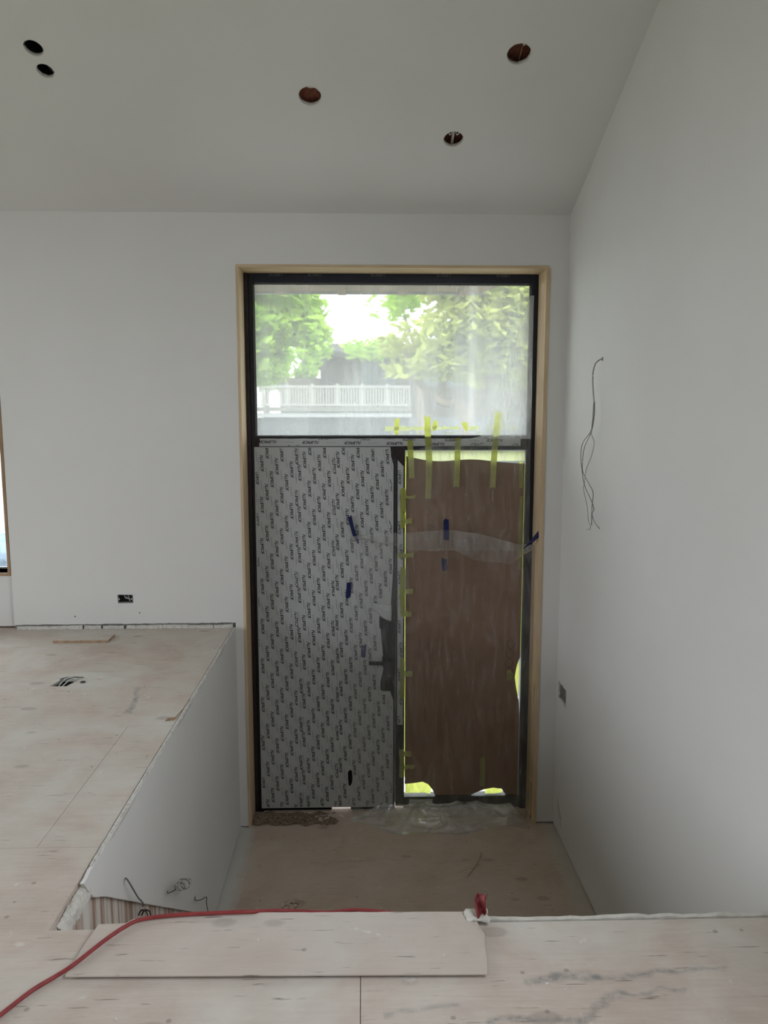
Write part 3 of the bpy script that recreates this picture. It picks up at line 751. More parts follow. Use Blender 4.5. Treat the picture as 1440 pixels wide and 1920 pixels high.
for xs in (-0.470, -0.200):     # lap of neighbouring film strips
    b = MB(); b.prism([(xs, LZ0 + 0.004), (xs + 0.003, LZ0 + 0.004), (xs + 0.003, LZ1 - 0.004), (xs, LZ1 - 0.004)], fmap, YD - 0.0069, YD - 0.0062); b.build('film_lap', 'door_film', fm)
# crumpled flap of film above the torn patch
def flap(u, v):
    x = 0.060 + 0.140 * u; z = 1.555 - 0.02 * u - v * (0.03 + 0.085 * min(1, u * 1.5))
    return (x, YD - 0.008 - 0.022 * math.sin(v * math.pi) * u - 0.010 * abs(noise.noise(Vector((u * 4, v * 4, 2)))), z + 0.012 * noise.noise(Vector((u * 5, v * 3, 8))))
b = MB(); b.grid(16, 12, flap); b.build('film_flap', 'door_film', fm, solid=0.0008)
# lever and lock
b = MB(); b.box(0.135, YD - 0.018, 1.095, 0.210, YD - 0.004, 1.165); b.build('lock_plate', 'black_metal', d1, 0.003)
b = MB(); b.tube([(0.178, YD - 0.018, 1.130), (0.178, YD - 0.060, 1.130)], 0.011, 12); b.build('spindle', 'black_metal', d1)
b = MB(); b.box(0.038, YD - 0.068, 1.117, 0.195, YD - 0.052, 1.143); b.build('lever', 'black_metal', d1, 0.004)
b = MB(); b.box(0.150, YD - 0.0062, 0.925, 0.205, YD - 0.004, 1.07); lk = b.build('lock_cover', 'black_metal', d1, 0.004)
b = MB(); b.tube([(0.178, YD - 0.004, 1.015), (0.178, YD - 0.014, 1.015)], 0.014, 16); b.build('lock_cylinder', 'rubber_grey', lk)
b = MB(); b.box(LX0 + 0.01, YD + 0.015, 0.004, -0.235, YD + 0.05, LZ0); b.box(-0.095, YD + 0.015, 0.004, LX1, YD + 0.05, LZ0); b.build('gap_block', 'dark_cavity', d1)  # black strips added to block daylight under the leaf except at one gap

# ---- brown paper over the side light
pl, pr = MX1 + 0.007, GX1 - 0.0135
pw = [(pl, 0.190)] + [(pl, 1.0), (pl, 1.6), (pl + 0.001, 2.3), (pl + 0.004, 2.580)]
topw = []
for k in range(25):
    t = k / 24; topw.append((pl + 0.008 + (pr - pl - 0.008) * t, 2.578 - 0.035 * math.sin(min(1, t * 3) * math.pi / 2) + 0.022 * math.exp(-((t - 0.55) / 0.22) ** 2) - 0.014 * t))
rgt_ = [(pr, 2.2), (pr, 1.14), (pr - 0.022, 1.08), (pr - 0.036, 0.99), (pr - 0.022, 0.90), (pr - 0.002, 0.80), (pr + 0.003, 0.70), (pr + 0.003, 0.098)]
bt = [(1.04, 0.098), (1.01, 0.142), (0.95, 0.152), (0.88, 0.140), (0.83, 0.120), (0.78, 0.098), (0.52, 0.098), (0.505, 0.140), (0.47, 0.185), (0.43, 0.205), (0.36, 0.195)]
b = MB(); b.prism(pw + topw + rgt_ + bt, fmap, YD + 0.022, YD + 0.0235)
pp = tag(b.build('brown_paper', 'brown_paper'), "brown builder's paper taped over the side light glass beside the door", 'paper')
b = MB()
for (x, z) in ((1.055, 1.235), (1.050, 1.165), (1.045, 1.095), (1.048, 1.030)):
    pts = [(x + 0.030 * math.cos(math.radians(60 * k + 30)), z + 0.034 * math.sin(math.radians(60 * k + 30))) for k in range(6)]
    for a, c in zip(pts, pts[1:] + pts[:1]):
        d = Vector((c[0] - a[0], c[1] - a[1])).normalized(); dash(b, ((a[0] + c[0]) / 2, (a[1] + c[1]) / 2), (d.x, d.y), 0.034, 0.003, YD + 0.0215)
for (x, z, l_) in ((0.44, 0.71, 0.11), (0.585, 0.71, 0.13), (0.40, 1.20, 0.16), (0.47, 1.19, 0.14), (0.49, 1.19, 0.12), (0.46, 2.07, 0.07), (0.475, 2.075, 0.07), (0.49, 2.07, 0.06), (0.39, 2.05, 0.06)):
    dash(b, (x, z), (0, 1), l_, 0.004, YD + 0.0215)
b.build('printed_marks', 'print_brown', pp)['kind'] = 'stuff'
# pale strip of paper across the top of the side light
b = MB(); b.prism(rag([(pl - 0.004, 2.545), (pr + 0.004, 2.545), (pr + 0.004, 2.617), (pl - 0.004, 2.617)], 6, 0.001, 3), fmap, YD + 0.0255, YD + 0.027)
tag(b.build('pale_paper_strip', 'pale_paper'), 'pale translucent paper strip showing above the brown paper on the side light', 'paper')

# ---- lime tape
def tape(pts, y, label, wob=0.002, seed=1, mat='lime_tape', tilt=0.0, group=None, cat='tape', name='lime_tape'):
    """tape strip from a centre line of (x, z, width) with slightly torn ends, lying at depth y"""
    r = random.Random(seed); L, R_ = [], []
    for x, z, w in pts: L.append((x - w / 2, z)); R_.append((x + w / 2, z))
    nseg = 4
    endt = [(L[0][0] + (R_[0][0] - L[0][0]) * k / nseg, L[0][1] + r.uniform(-1, 1) * wob * 2) for k in range(nseg + 1)]
    endb = [(R_[-1][0] + (L[-1][0] - R_[-1][0]) * k / nseg, L[-1][1] + r.uniform(-1, 1) * wob * 2) for k in range(nseg + 1)]
    pol = endt + R_[1:-1] + endb + list(reversed(L[1:-1]))
    b = MB(); b.prism(pol, lambda u, v, t: (u, t + tilt * (v - pts[0][1]), v), y - 0.0004, y)
    return tag(b.build(name, mat), label, cat, group)
YT = YD - 0.0025
HG = 'lime tape strips hanging over the transom bar'
tape([(0.325, 2.690, 0.040), (0.330, 2.60, 0.040), (0.338, 2.43, 0.038)], YT, 'short lime tape strip over the bar beside the door, top corner of the brown paper', 0.002, 1, group=HG)
tape([(0.443, 2.852, 0.040), (0.446, 2.75, 0.042), (0.458, 2.55, 0.044), (0.452, 2.287, 0.040)], YT, 'longest lime tape strip running from the transom glass down onto the brown paper', 0.003, 2, group=HG)
tape([(0.655, 2.705, 0.040), (0.652, 2.55, 0.040), (0.648, 2.37, 0.040)], YT, 'lime tape strip over the bar at the middle of the brown paper', 0.002, 3, group=HG)
tape([(0.932, 2.885, 0.044), (0.918, 2.75, 0.042), (0.905, 2.55, 0.042), (0.900, 2.36, 0.038)], YT, 'tall slanted lime tape strip on the transom glass near the navy jamb', 0.003, 4, group=HG)
YG = YD + 0.029
tape([(0.238, 2.835, 0.030), (0.236, 2.79, 0.032), (0.232, 2.728, 0.030)], YG, 'small lime tape piece on the transom glass above the door edge', 0.003, 5)
tape([(0.505, 2.825, 0.024), (0.500, 2.79, 0.038), (0.490, 2.752, 0.016)], YG, 'crumpled lime tape scrap on the glass beside the longest strip', 0.004, 6)
tape([(0.702, 2.815, 0.042), (0.705, 2.788, 0.034), (0.716, 2.755, 0.010)], YG, 'torn lime tape tab with pale centre on the transom glass', 0.004, 7)
# pale adhesive residue band on the glass
ORD = ['first', 'second', 'third', 'fourth', 'fifth', 'sixth', 'seventh', 'eighth']
RES = ['long pale tape residue smear between the small lime piece and the longest lime strip', 'long pale tape residue smear between the crumpled scrap and the torn tab',
       'short thick residue smear beside the torn lime tab', 'flat residue smear crossing behind the tall slanted lime strip', 'small residue smear between the tall slanted lime strip and the navy jamb',
       'thin lower residue line under the smear by the longest lime strip', 'thin lower residue line under the torn lime tab', 'thin lower residue line reaching the tall slanted lime strip']
rz = random.Random(31)
for i, (x0, x1, z0, z1) in enumerate(((0.155, 0.43, 2.752, 2.788), (0.465, 0.67, 2.758, 2.790), (0.72, 0.80, 2.752, 2.792), (0.85, 0.99, 2.768, 2.790), (1.01, 1.08, 2.762, 2.785), (0.25, 0.42, 2.735, 2.744), (0.56, 0.66, 2.735, 2.746), (0.78, 0.90, 2.738, 2.748))):
    n = 10
    pts = [(x0 + (x1 - x0) * k / n, z0 + rz.uniform(0, 0.010)) for k in range(n + 1)] + [(x1 - (x1 - x0) * k / n, z1 - rz.uniform(0, 0.010)) for k in range(n + 1)]
    b = MB(); b.prism(pts, fmap, YG - 0.0022, YG - 0.0018)
    tag(b.build('adhesive_residue', 'pale_paper'), RES[i], 'residue', 'tape residue along the bottom of the transom glass')
SG = 'lime tape along the edge of the brown paper beside the door'
for i, (x, z0, z1, w) in enumerate(((0.277, 2.355, 2.19, 0.040), (0.276, 2.19, 2.08, 0.034), (0.278, 1.905, 1.88, 0.034), (0.278, 1.80, 1.62, 0.036), (0.276, 1.62, 1.45, 0.036), (0.276, 1.145, 0.85, 0.034), (0.274, 0.47, 0.25, 0.034))):
    tape([(x, z0, w), (x + 0.002, (z0 + z1) / 2, w), (x, z1, w)], YD - 0.0032, ORD[i] + ' lengthwise lime tape strip on the mullion, counting down from the transom bar', 0.004, 20 + i, group=SG)
for i, (x, z, w, h) in enumerate(((0.315, 2.300, 0.10, 0.020), (0.305, 2.130, 0.075, 0.034), (0.300, 1.890, 0.11, 0.034), (0.300, 1.632, 0.10, 0.036), (0.305, 1.470, 0.075, 0.032), (0.305, 1.035, 0.09, 0.040), (0.300, 0.43, 0.09, 0.040), (0.325, 0.335, 0.09, 0.028))):
    tape([(x, z + h / 2, w), (x, z - h / 2, w * 0.96)], YD - 0.0040, ORD[i] + ' crosswise lime tape tab on the brown paper edge, counting down from the transom bar', 0.003, 40 + i, group='crosswise lime tape tabs beside the door')
tape([(0.297, 2.60, 0.012), (0.297, 1.7, 0.012), (0.297, 0.24, 0.012)], YD + 0.0287, 'thin lime strip added for the light leaking between mullion and brown paper', 0.001, 58)  # glow strip: light leaking past the paper edge, put in as lime tape
tape([(1.124, 2.52, 0.014), (1.124, 1.9, 0.014), (1.124, 1.17, 0.014)], YD + 0.0287, 'thin lime strip added for the light leaking between brown paper and navy jamb', 0.001, 59)
tape([(0.372, 0.212, 0.140), (0.40, 0.17, 0.19), (0.395, 0.110, 0.185)], YD + 0.0285, 'lime patch added for bright greenery showing at the lower paper corner by the door', 0.006, 60)  # patch put in for overexposed greenery seen through the paper gap
tape([(0.925, 0.160, 0.07), (0.95, 0.135, 0.12), (0.955, 0.108, 0.13)], YD + 0.0285, 'lime patch added for bright greenery showing at the bottom edge of the brown paper', 0.006, 61)
tape([(1.108, 1.155, 0.018), (1.100, 1.05, 0.040), (1.098, 0.97, 0.044), (1.108, 0.84, 0.020)], YD + 0.0285, 'lime crescent added for bright greenery showing along the navy jamb', 0.004, 62)
tape([(0.865, 0.385, 0.034), (0.868, 0.28, 0.034), (0.866, 0.168, 0.034)], YD + 0.0205, 'single upright lime tape strip low on the brown paper', 0.003, 63)
tape([(1.100, 2.540, 0.030), (1.100, 2.45, 0.032), (1.102, 2.355, 0.026)], YD + 0.0200, 'lime tape strip at the upper paper edge beside the navy jamb', 0.003, 64)
tape([(1.106, 2.30, 0.020), (1.104, 2.0, 0.022), (1.106, 1.78, 0.020)], YD + 0.0200, 'long narrow lime tape strip along the paper edge beside the navy jamb', 0.003, 65)
tape([(1.045, 1.045, 0.03), (1.055, 1.01, 0.05), (1.05, 0.965, 0.03)], YD + 0.0200, 'dull lime tape scrap on the brown paper beside the glowing crescent', 0.004, 66)

# ---- blue tape
def blue(pts, y, label, seed, tilt=0.0): return tape(pts, y, label, 0.004, seed, 'blue_tape', tilt, 'blue tape holding the plastic sheet', 'tape', 'blue_tape')
YP = YD - 0.085                # plane of the plastic sheet
blue([(-0.090, 2.170, 0.024), (-0.075, 2.10, 0.026), (-0.055, 2.03, 0.028), (-0.030, 1.985, 0.014)], YD - 0.030, 'long slanted blue tape strip on the printed door film', 71, 0.05)
blue([(0.568, 2.155, 0.036), (0.570, 2.08, 0.038), (0.572, 2.010, 0.038)], YP - 0.016, 'straight blue tape strip at the middle of the plastic sheet top edge', 72)
blue([(-0.096, 1.700, 0.036), (-0.100, 1.65, 0.036), (-0.106, 1.592, 0.030)], YD - 0.011, 'dark blue tape piece on the printed door film below the slanted strip', 73)
blue([(0.566, 1.872, 0.038), (0.567, 1.83, 0.038), (0.570, 1.782, 0.034)], YD - 0.030, 'faded blue tape piece under the plastic on the brown paper', 74)
blue([(0.004, 1.250, 0.034), (0.000, 1.21, 0.034), (-0.002, 1.155, 0.030)], YD - 0.012, 'faded blue tape piece under the plastic on the door film', 75)
# twisted piece on the right jamb
P0, P1 = Vector((1.098, YP - 0.045, 1.955)), Vector((OX1 - LT - 0.002, YF + 0.02, 2.055))
def twist(u, v):
    p = P0.lerp(P1, u); w = 0.006 + 0.040 * u
    k = 0.5 - 0.3 * math.sin(u * 3)
    return (p.x - (v - 0.5) * w * 0.25 * k, p.y + 0.008 * math.sin(u * 7 + v * 3) * (1 - u), p.z + (v - 0.5) * w + 0.010 * u * u)
b = MB(); b.grid(16, 4, twist); tag(b.build('blue_tape', 'blue_tape', solid=0.0008), 'twisted blue tape piece pulling the plastic sheet to the right jamb', 'tape', 'blue tape holding the plastic sheet')

# ---- plastic dust sheets
def nz(a, c, k=0.0): return noise.noise(Vector((a, c, k)))
def lower(u, v):
    """hanging sheet: taped at the top, touching the floor at the bottom"""
    x = -0.085 + u * (1.180 + 0.085)
    hold = [(-0.085, 2.03), (0.10, 2.060), (0.29, 2.062), (0.570, 2.085), (0.80, 2.055), (1.05, 1.985), (1.19, 1.975)]
    for (xa, za), (xb, zb) in zip(hold[:-1], hold[1:]):
        if x <= xb: zt_ = za + (zb - za) * (x - xa) / (xb - xa); break
    else: zt_ = hold[-1][1]
    z = zt_ + (0.03 - zt_) * v
    fold = 0.012 * nz(x * 9, v * 1.2, 1) + 0.006 * nz(x * 30 + v * 5, v * 2.5, 3) + 0.004 * nz(x * 14, z * 14, 9)
    rad = 0.010 * math.sin(math.atan2(z - 2.07, x - 0.57) * 16) * math.exp(-((x - 0.57) ** 2 + (z - 2.07) ** 2) / 0.06)
    edge = 0.050 * math.exp(-max(0, x + 0.085) / 0.22)
    y = YP - 0.012 + fold + rad + edge - 0.075 * v ** 6
    return (x, min(y, YD - 0.016), z)
ps = empty('plastic_sheet', (0.5, YP, 0), 'clear plastic dust sheet hanging from blue tape over the side light down to the floor', 'plastic sheet')
b = MB(); b.grid(110, 90, lower); b.build('hanging_sheet', 'plastic_sheet', ps)
def fold_over(u, v):
    p = Vector(lower(u, 0)); x = p.x
    dep = 0.085 + 0.10 * math.exp(-((x - 0.85) / 0.25) ** 2) + 0.05 * math.exp(-((x - 0.45) / 0.16) ** 2) - 0.06 * math.exp(-((x + 0.02) / 0.12) ** 2) + 0.02 * nz(x * 6, 0, 5)
    if x > 1.02: dep *= max(0.25, 1 - (x - 1.02) * 4.5)
    z = p.z - v * dep
    return (x, p.y - 0.006 - 0.014 * math.sin(v * math.pi) - 0.010 * nz(x * 16, v * 3, 11) * v, z)
b = MB(); b.grid(100, 14, fold_over); b.build('folded_flap', 'plastic_sheet', ps)
def pool(u, v):
    x = -0.09 + u * 1.25
    w = 0.12 + 0.09 * nz(u * 3.1, 0, 2) + 0.05 * math.sin(u * math.pi)
    if u < 0.22: w *= 0.25 + u * 3.4
    y = YP - 0.040 - (v - 0.15) * w * 1.5 + 0.02 * nz(u * 6, v * 2, 12)
    ridge = 1 - abs(nz(u * 4.6 + v * 1.2, v * 2.0 - u * 2.0, 4)) * 2.6
    fine = 1 - abs(nz(u * 15 - v * 3, v * 4, 6)) * 2.0
    env = math.sin(min(1, v * 1.05 + 0.10) * math.pi) ** 0.8
    h = 0.004 + (0.060 * max(0, ridge) ** 2 + 0.008 * max(0, fine) ** 2) * max(0, env) * min(1, 0.25 + u * 2) + 0.085 * (1 - v) ** 4 * min(1, u * 7)
    if u > 0.90: h *= max(0.1, 1 - (u - 0.90) * 9)
    return (x, min(y, YD - 0.02), max(0.003, h))
b = MB(); b.grid(160, 40, pool); b.build('bunched_hem', 'plastic_bunched', ps)
def upper(u, v):
    z = 3.655 + (1.93 - 3.655) * v
    le = [(3.655, 1.125), (2.72, 0.815), (2.64, 0.40), (2.55, 0.305), (1.93, 0.300)]
    for (za, xa), (zb, xb) in zip(le[:-1], le[1:]):
        if z >= zb: xl = xa + (xb - xa) * (za - z) / (za - zb); break
    else: xl = le[-1][1]
    x = xl + (1.150 - xl) * u
    y = YD - 0.030 - 0.018 * v + 0.014 * nz(x * 13 + z * 2.0, z * 1.1, 21) + 0.007 * nz(x * 38 + z * 5, z * 2, 22) - 0.03 * max(0, (2.5 - z)) + 0.006 * math.sin(math.atan2(z - 2.05, x - 0.57) * 22) * math.exp(-((x - 0.57) ** 2 + (z - 2.05) ** 2) / 0.09)
    return (x, min(y, YD - 0.010), z)
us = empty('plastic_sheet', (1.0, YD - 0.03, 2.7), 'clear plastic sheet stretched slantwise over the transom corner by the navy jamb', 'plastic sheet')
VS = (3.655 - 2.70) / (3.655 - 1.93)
b = MB(); b.grid(50, 60, lambda u, v: upper(u, v * VS)); b.build('corner_film', 'plastic_backlit', us)
b = MB(); b.grid(60, 50, lambda u, v: upper(u, VS + v * (1 - VS))); b.build('hanging_film', 'plastic_stretched', us)

# sill debris in front of the door: dark grit and chips
rd = random.Random(77)
def grit(u, v):
    x = OX0 + LT + 0.004 + u * (0.62 + 0.03 * math.sin(v * 9)); y = YF + 0.02 + 0.025 * nz(u * 9, 0, 4) + v * 0.17
    return (x, y, 0.002 + 0.016 * max(0, nz(x * 11, y * 11, 3)) + 0.010 * max(0, nz(x * 40, y * 40, 5)) + 0.012 * (1 - u) ** 4 - 0.006 * u ** 3)
simple('grit', (0.22, 0.17, 0.125), 0.95, 0.05, 0.6, 60, 0.6)
b = MB(); b.grid(90, 30, grit); tag(b.build('grit', 'grit'), 'brown grit and dust heaped on the sill below the printed door', 'debris', kind='stuff')

# ================================================================== SMALL THINGS
# wall box left of the door
e = empty('outlet_box', (-1.592, YF, 1.641), 'open black electrical box with loose wires in the front wall', 'outlet box')
b = MB(); x0, x1, z0, z1, yb_ = -1.639, -1.545, 1.614, 1.667, YF + 0.0122
b.box(x0, YF + 0.0115, z0, x1, YF + 0.012, z1)
b.build('back_plate', 'dark_cavity', e)
b = MB(); b.box(x0, YF + 0.002, z0, x1, YF + 0.011, z0 + 0.006); b.box(x0, YF + 0.002, z0, x0 + 0.003, YF + 0.011, z1); b.box(x1 - 0.003, YF + 0.002, z0, x1, YF + 0.011, z1); b.build('box_rim', 'box_metal', e)
for q in ([(-1.60, 1.664), (-1.590, 1.645), (-1.570, 1.642), (-1.562, 1.630)], [(-1.575, 1.662), (-1.566, 1.650), (-1.560, 1.628)], [(-1.590, 1.655), (-1.578, 1.650), (-1.570, 1.646)]):
    b = MB(); b.tube(spline([(a, YF + 0.008 - 0.004 * k, c) for k, (a, c) in enumerate(q)]), 0.0016, 6); b.build('wire', 'wire_white', e)
for x in (-1.634, -1.551):
    b = MB(); b.box(x - 0.004, YF + 0.001, 1.636, x + 0.004, YF + 0.006, 1.644); b.build('screw_tab', 'wire_white', e)
# outlet cutouts on the right wall
for lab, pts, cen, seed in (('ragged outlet cutout with grey filler low on the right wall', [(5.055, 1.075), (4.825, 1.075), (4.825, 0.93), (5.055, 0.93)], (XR, 4.94, 1.0), 41),
                            ('small ragged hole near the landing floor in the right wall', [(5.0, 0.26), (4.83, 0.26), (4.83, 0.07), (5.0, 0.07)], (XR, 4.925, 0.165), 42)):
    e = empty('wall_cutout', cen, lab, 'wall hole')
    b = MB(); b.prism(pts, rmap, XR + 0.012, XR + 0.03); b.build('filler_back', 'foam_grey' if seed == 41 else 'rubber_grey', e)
    r = random.Random(seed); ys = [p_[0] for p_ in pts]; zs = [p_[1] for p_ in pts]
    b = MB()
    for k in range(26):
        y = r.uniform(min(ys) + 0.02, max(ys) - 0.02); z = r.uniform(min(zs) + 0.02, max(zs) - 0.02); s_ = r.uniform(0.003, 0.009)
        b.box(XR + 0.009, y - s_, z - s_, XR + 0.0125, y + s_, z + s_)
    b.build('filler_crumbs', 'foam_grey', e)['kind'] = 'stuff'
# floor box
e = empty('floor_box', (-1.605, 4.035, Z1 - 0.05), 'open floor box cutout with stray wires in the plywood', 'floor box')
b = MB(); b.box(-1.68, 3.96, Z1 - 0.0195, -1.53, 4.11, Z1 - 0.017); b.build('dark_bottom', 'dark_cavity', e)
for q in ([(-1.655, 4.01, -.012), (-1.62, 4.03, .012), (-1.585, 4.09, .004)], [(-1.63, 3.99, -.012), (-1.60, 4.05, .018), (-1.565, 4.12, .003)], [(-1.65, 4.08, .003), (-1.60, 4.085, .012), (-1.53, 4.10, .004)], [(-1.61, 3.98, -.012), (-1.58, 4.04, .012), (-1.555, 4.07, .006)]):
    b = MB(); b.tube(spline([(a, c, Z1 + d) for a, c, d in q]), 0.0028, 6); b.build('wire', 'wire_grey' if q[0][0] < -1.64 else 'wire_white', e)
b = MB(); b.prism(circle(-1.510, 4.035, 0.014, 10), lambda u, v, t: (u, v, t), Z1, Z1 + 0.004); b.build('knockout_disc', 'wire_black', e)

# cable on the right wall: sheath and three strands
e = empty('wall_cable', (XR, 4.31, 3.17), 'grey cable with three bare strands hanging out of the right wall', 'cable')
def wpt(px, py, off): return at_x(px, py, XR - off)
sh = [Vector((XR + 0.004, 4.311, 3.173)), wpt(1124, 675, 0.02), wpt(1116, 683, 0.045), wpt(1111.5, 702, 0.05), wpt(1112, 730, 0.05), wpt(1114, 756, 0.05)]
b = MB(); b.tube(spline(sh), 0.0042, 8); b.build('sheath', 'cable_sheath', e)
b = MB(); b.tube(circle_path := [(XR - 0.002, 4.311 + 0.010 * math.cos(a), 3.173 + 0.010 * math.sin(a)) for a in [2 * math.pi * k / 14 for k in range(15)]], 0.002, 6); b.build('grommet', 'cable_sheath', e)
for q, mt in (([(1114, 754), (1113, 780), (1108, 808), (1093, 830), (1089, 852), (1091, 880), (1096, 910), (1110, 942), (1113.5, 956), (1110, 963), (1114, 978), (1124, 991)], 'wire_grey'),
              ([(1115, 754), (1114, 782), (1108, 812), (1096, 838), (1092, 868), (1093, 885), (1103, 905), (1112, 924), (1110, 950), (1109, 985)], 'wire_grey'),
              ([(1113, 754), (1111, 785), (1109, 813), (1114, 830), (1109, 855), (1099, 880), (1096, 905), (1094, 917), (1101, 950), (1103, 975), (1107, 986), (1106, 992), (1100, 993)], 'cable_sheath')):
    b = MB(); b.tube(spline([wpt(a, c, 0.05 + 0.012 * math.sin(k * 1.3)) for k, (a, c) in enumerate(q)]), 0.0022, 6); b.build('strand', mt, e)

# wires on the half wall
def hpt(px, py, off): return at_x(px, py, XH + off)
e = empty('stub_wire', hpt(236, 1648, 0), 'short black wire stub bent down over the drywall edge with dark loops', 'wire', 'loose wires from the stairwell wall')
b = MB(); b.tube(spline([hpt(235, 1646, -0.002), hpt(240, 1651, 0.020), hpt(250, 1668, 0.030), hpt(259, 1683, 0.030), hpt(267, 1692, 0.02), hpt(268, 1700, 0.015)]), 0.0028, 8); b.build('strand', 'wire_grey', e)
for dx in (0, 6):
    b = MB(); b.tube(spline([hpt(260 + dx, 1716, 0.02), hpt(263 + dx, 1709, 0.03), hpt(268 + dx, 1706, 0.035), hpt(274 + dx, 1709, 0.03), hpt(277 + dx, 1717, 0.02)]), 0.003, 8); b.build('loop', 'brown_black', e)
e = empty('coiled_wire', hpt(315, 1675, 0), 'thin wire ending in a tangled white and black coil beside the stairs', 'wire', 'loose wires from the stairwell wall')
b = MB(); b.tube(spline([hpt(314.5, 1670, -0.002), hpt(315, 1674.5, 0.01), hpt(322, 1672, 0.03), hpt(331, 1667, 0.05)]), 0.0018, 6); b.build('lead', 'wire_black', e)
rc = random.Random(5)
for k, mt in ((0, 'wire_white'), (1, 'wire_black'), (2, 'wire_white')):
    q = []
    for j in range(14):
        a = j * 1.25 + k * 2.0; t = j / 13
        q.append(hpt(332 + 20 * t + (9 + 2 * k) * math.cos(a) * (0.4 + 0.6 * math.sin(t * 2.6)) , 1664 - 10 * t + 11 * math.sin(a) * (0.4 + 0.6 * math.sin(t * 2.6)), 0.05 + 0.015 * math.sin(a * 0.7)))
    b = MB(); b.tube(spline(q, 5), 0.0014, 6); b.build('coil', mt, e)
e = empty('hook_wire', hpt(366, 1686, 0), 'thin black wire bent into a hook near the landing', 'wire', 'loose wires from the stairwell wall')
b = MB(); b.tube(spline([hpt(366, 1680, -0.002), hpt(366.5, 1688, 0.012), hpt(377, 1687, 0.03), hpt(387, 1682, 0.05), hpt(387, 1693, 0.05), hpt(390, 1709, 0.05), hpt(394, 1720, 0.05)]), 0.002, 6); b.build('strand', 'wire_black', e)

# small board on the floor by the front wall
e = empty('board_offcut', (-1.78, 4.83, Z1), 'short flat board offcut lying on the plywood along the front wall', 'board')
b = MB(); b.box(-1.955, 4.760, Z1, -1.610, 4.895, Z1 + 0.015); b.build('board_body', 'raw_board', e)
b = MB(); b.box(-1.953, 4.762, Z1 + 0.015, -1.612, 4.893, Z1 + 0.0165); b.build('dusty_top', 'plywood_upper', e)
# sliver of card near the rim
e = empty('card_sliver', (-0.91, 3.51, Z1), 'small brown card chip with a thin sliver lying beside the stairwell rim', 'card')
b = MB(); b.prism([(-0.932, 3.490), (-0.896, 3.500), (-0.890, 3.530), (-0.924, 3.524)], lambda u, v, t: (u, v, t), Z1 + 0.0002, Z1 + 0.004); b.build('card_chip', 'stud_wood', e)
b = MB(); b.tube([(-0.896, 3.510, Z1 + 0.003), (-0.880, 3.63, Z1 + 0.004), (-0.872, 3.735, Z1 + 0.012)], 0.0022, 6); b.build('thin_sliver', 'raw_board', e)

# thin board lying over the rim
bz = Z1 + 0.0125
def bp(px, py): q = at_z(px, py, bz); return (q.x, q.y)
bx = [bp(122, 1830), bp(914, 1826), bp(913, 1800), bp(908, 1770), bp(909, 1752), bp(899, 1738), bp(893, 1722)]
back = [bp(884, 1715)] + jag(bp(866, 1709), bp(480, 1711), 22, 0.0012, 3) + [bp(400, 1713), bp(330, 1717), bp(290, 1720), bp(250, 1723), bp(236, 1731), bp(185, 1733), bp(160, 1768)]
b = MB(); b.prism(bx + back, lambda u, v, t: (u, v, t), Z1 + 0.009, bz)
tag(b.build('cover_board', 'board_sheet'), 'thin dusty cover board lying over the stairwell rim', 'board')
b = MB()
rt_ = random.Random(8)
b.prism(rag([(0.285, 2.00), (0.355, 1.99), (0.350, 2.045), (0.290, 2.052)], 5, 0.005, 6), lambda u, v, t: (u, v, t + 0.012 * abs(nz(u * 40, v * 40, 1))), Z1 + 0.011, Z1 + 0.016)
tag(b.build('plaster_crumb', 'plaster'), 'broken crumb of plaster at the torn corner of the cover board', 'debris')
# scattered crumbs on the floor
rq = random.Random(15)
for k in range(26):
    if k < 16: x, y = rq.uniform(-0.7, 1.1), rq.uniform(1.62, 1.99)
    else: x, y = rq.uniform(-1.9, -0.95), rq.uniform(2.5, 4.4)
    zb = Z1 + (0.0122 if (-0.76 < x < 0.31 and 1.83 < y < 2.02) else 0.0)
    if not zb > Z1 and (-0.80 < x < 0.36 and 1.79 < y): continue
    s_ = rq.uniform(0.002, 0.0045)
    pts = [(x + s_ * rq.uniform(0.6, 1.2) * math.cos(a), y + s_ * rq.uniform(0.6, 1.2) * math.sin(a)) for a in [2 * math.pi * j / 6 for j in range(6)]]
    b = MB(); b.prism(pts, lambda u, v, t: (u, v, t), zb, zb + s_ * 0.7)
    tag(b.build('plaster_chip', 'plaster'), 'tiny white plaster chip lying on the dusty plywood', 'debris', 'plaster chips on the upper floor')

# red hose
HR = 0.0058
zf, zb_ = Z1 + HR, Z1 + 0.0140 + HR
hs = [at_z(-60, 1945, zf), at_z(0, 1903, zf), at_z(60, 1857, zf), at_z(105, 1830, zf + 0.002), at_z(140, 1807, zb_), at_z(195, 1764, zb_ + 0.001), at_z(235, 1737, zb_ + 0.002), at_z(265, 1724, zb_ + 0.002), at_z(320, 1716.5, zb_ + 0.001), at_z(400, 1712, zb_ + 0.0005), at_z(470, 1709.5, zb_)]
hs += [at_y(525, 1707.5, 2.105), at_y(570, 1709, 2.112), at_y(615, 1711, 2.112), at_y(660, 1706.5, 2.110), at_y(705, 1708.5, 2.110), at_y(745, 1716, 2.11), at_y(765, 1740, 2.11)]
b = MB(); b.tube(spline(hs, 8), HR, 10)
tag(b.build('red_hose', 'red_rubber'), 'thin red air hose snaking across the floor and along the stairwell rim', 'hose')
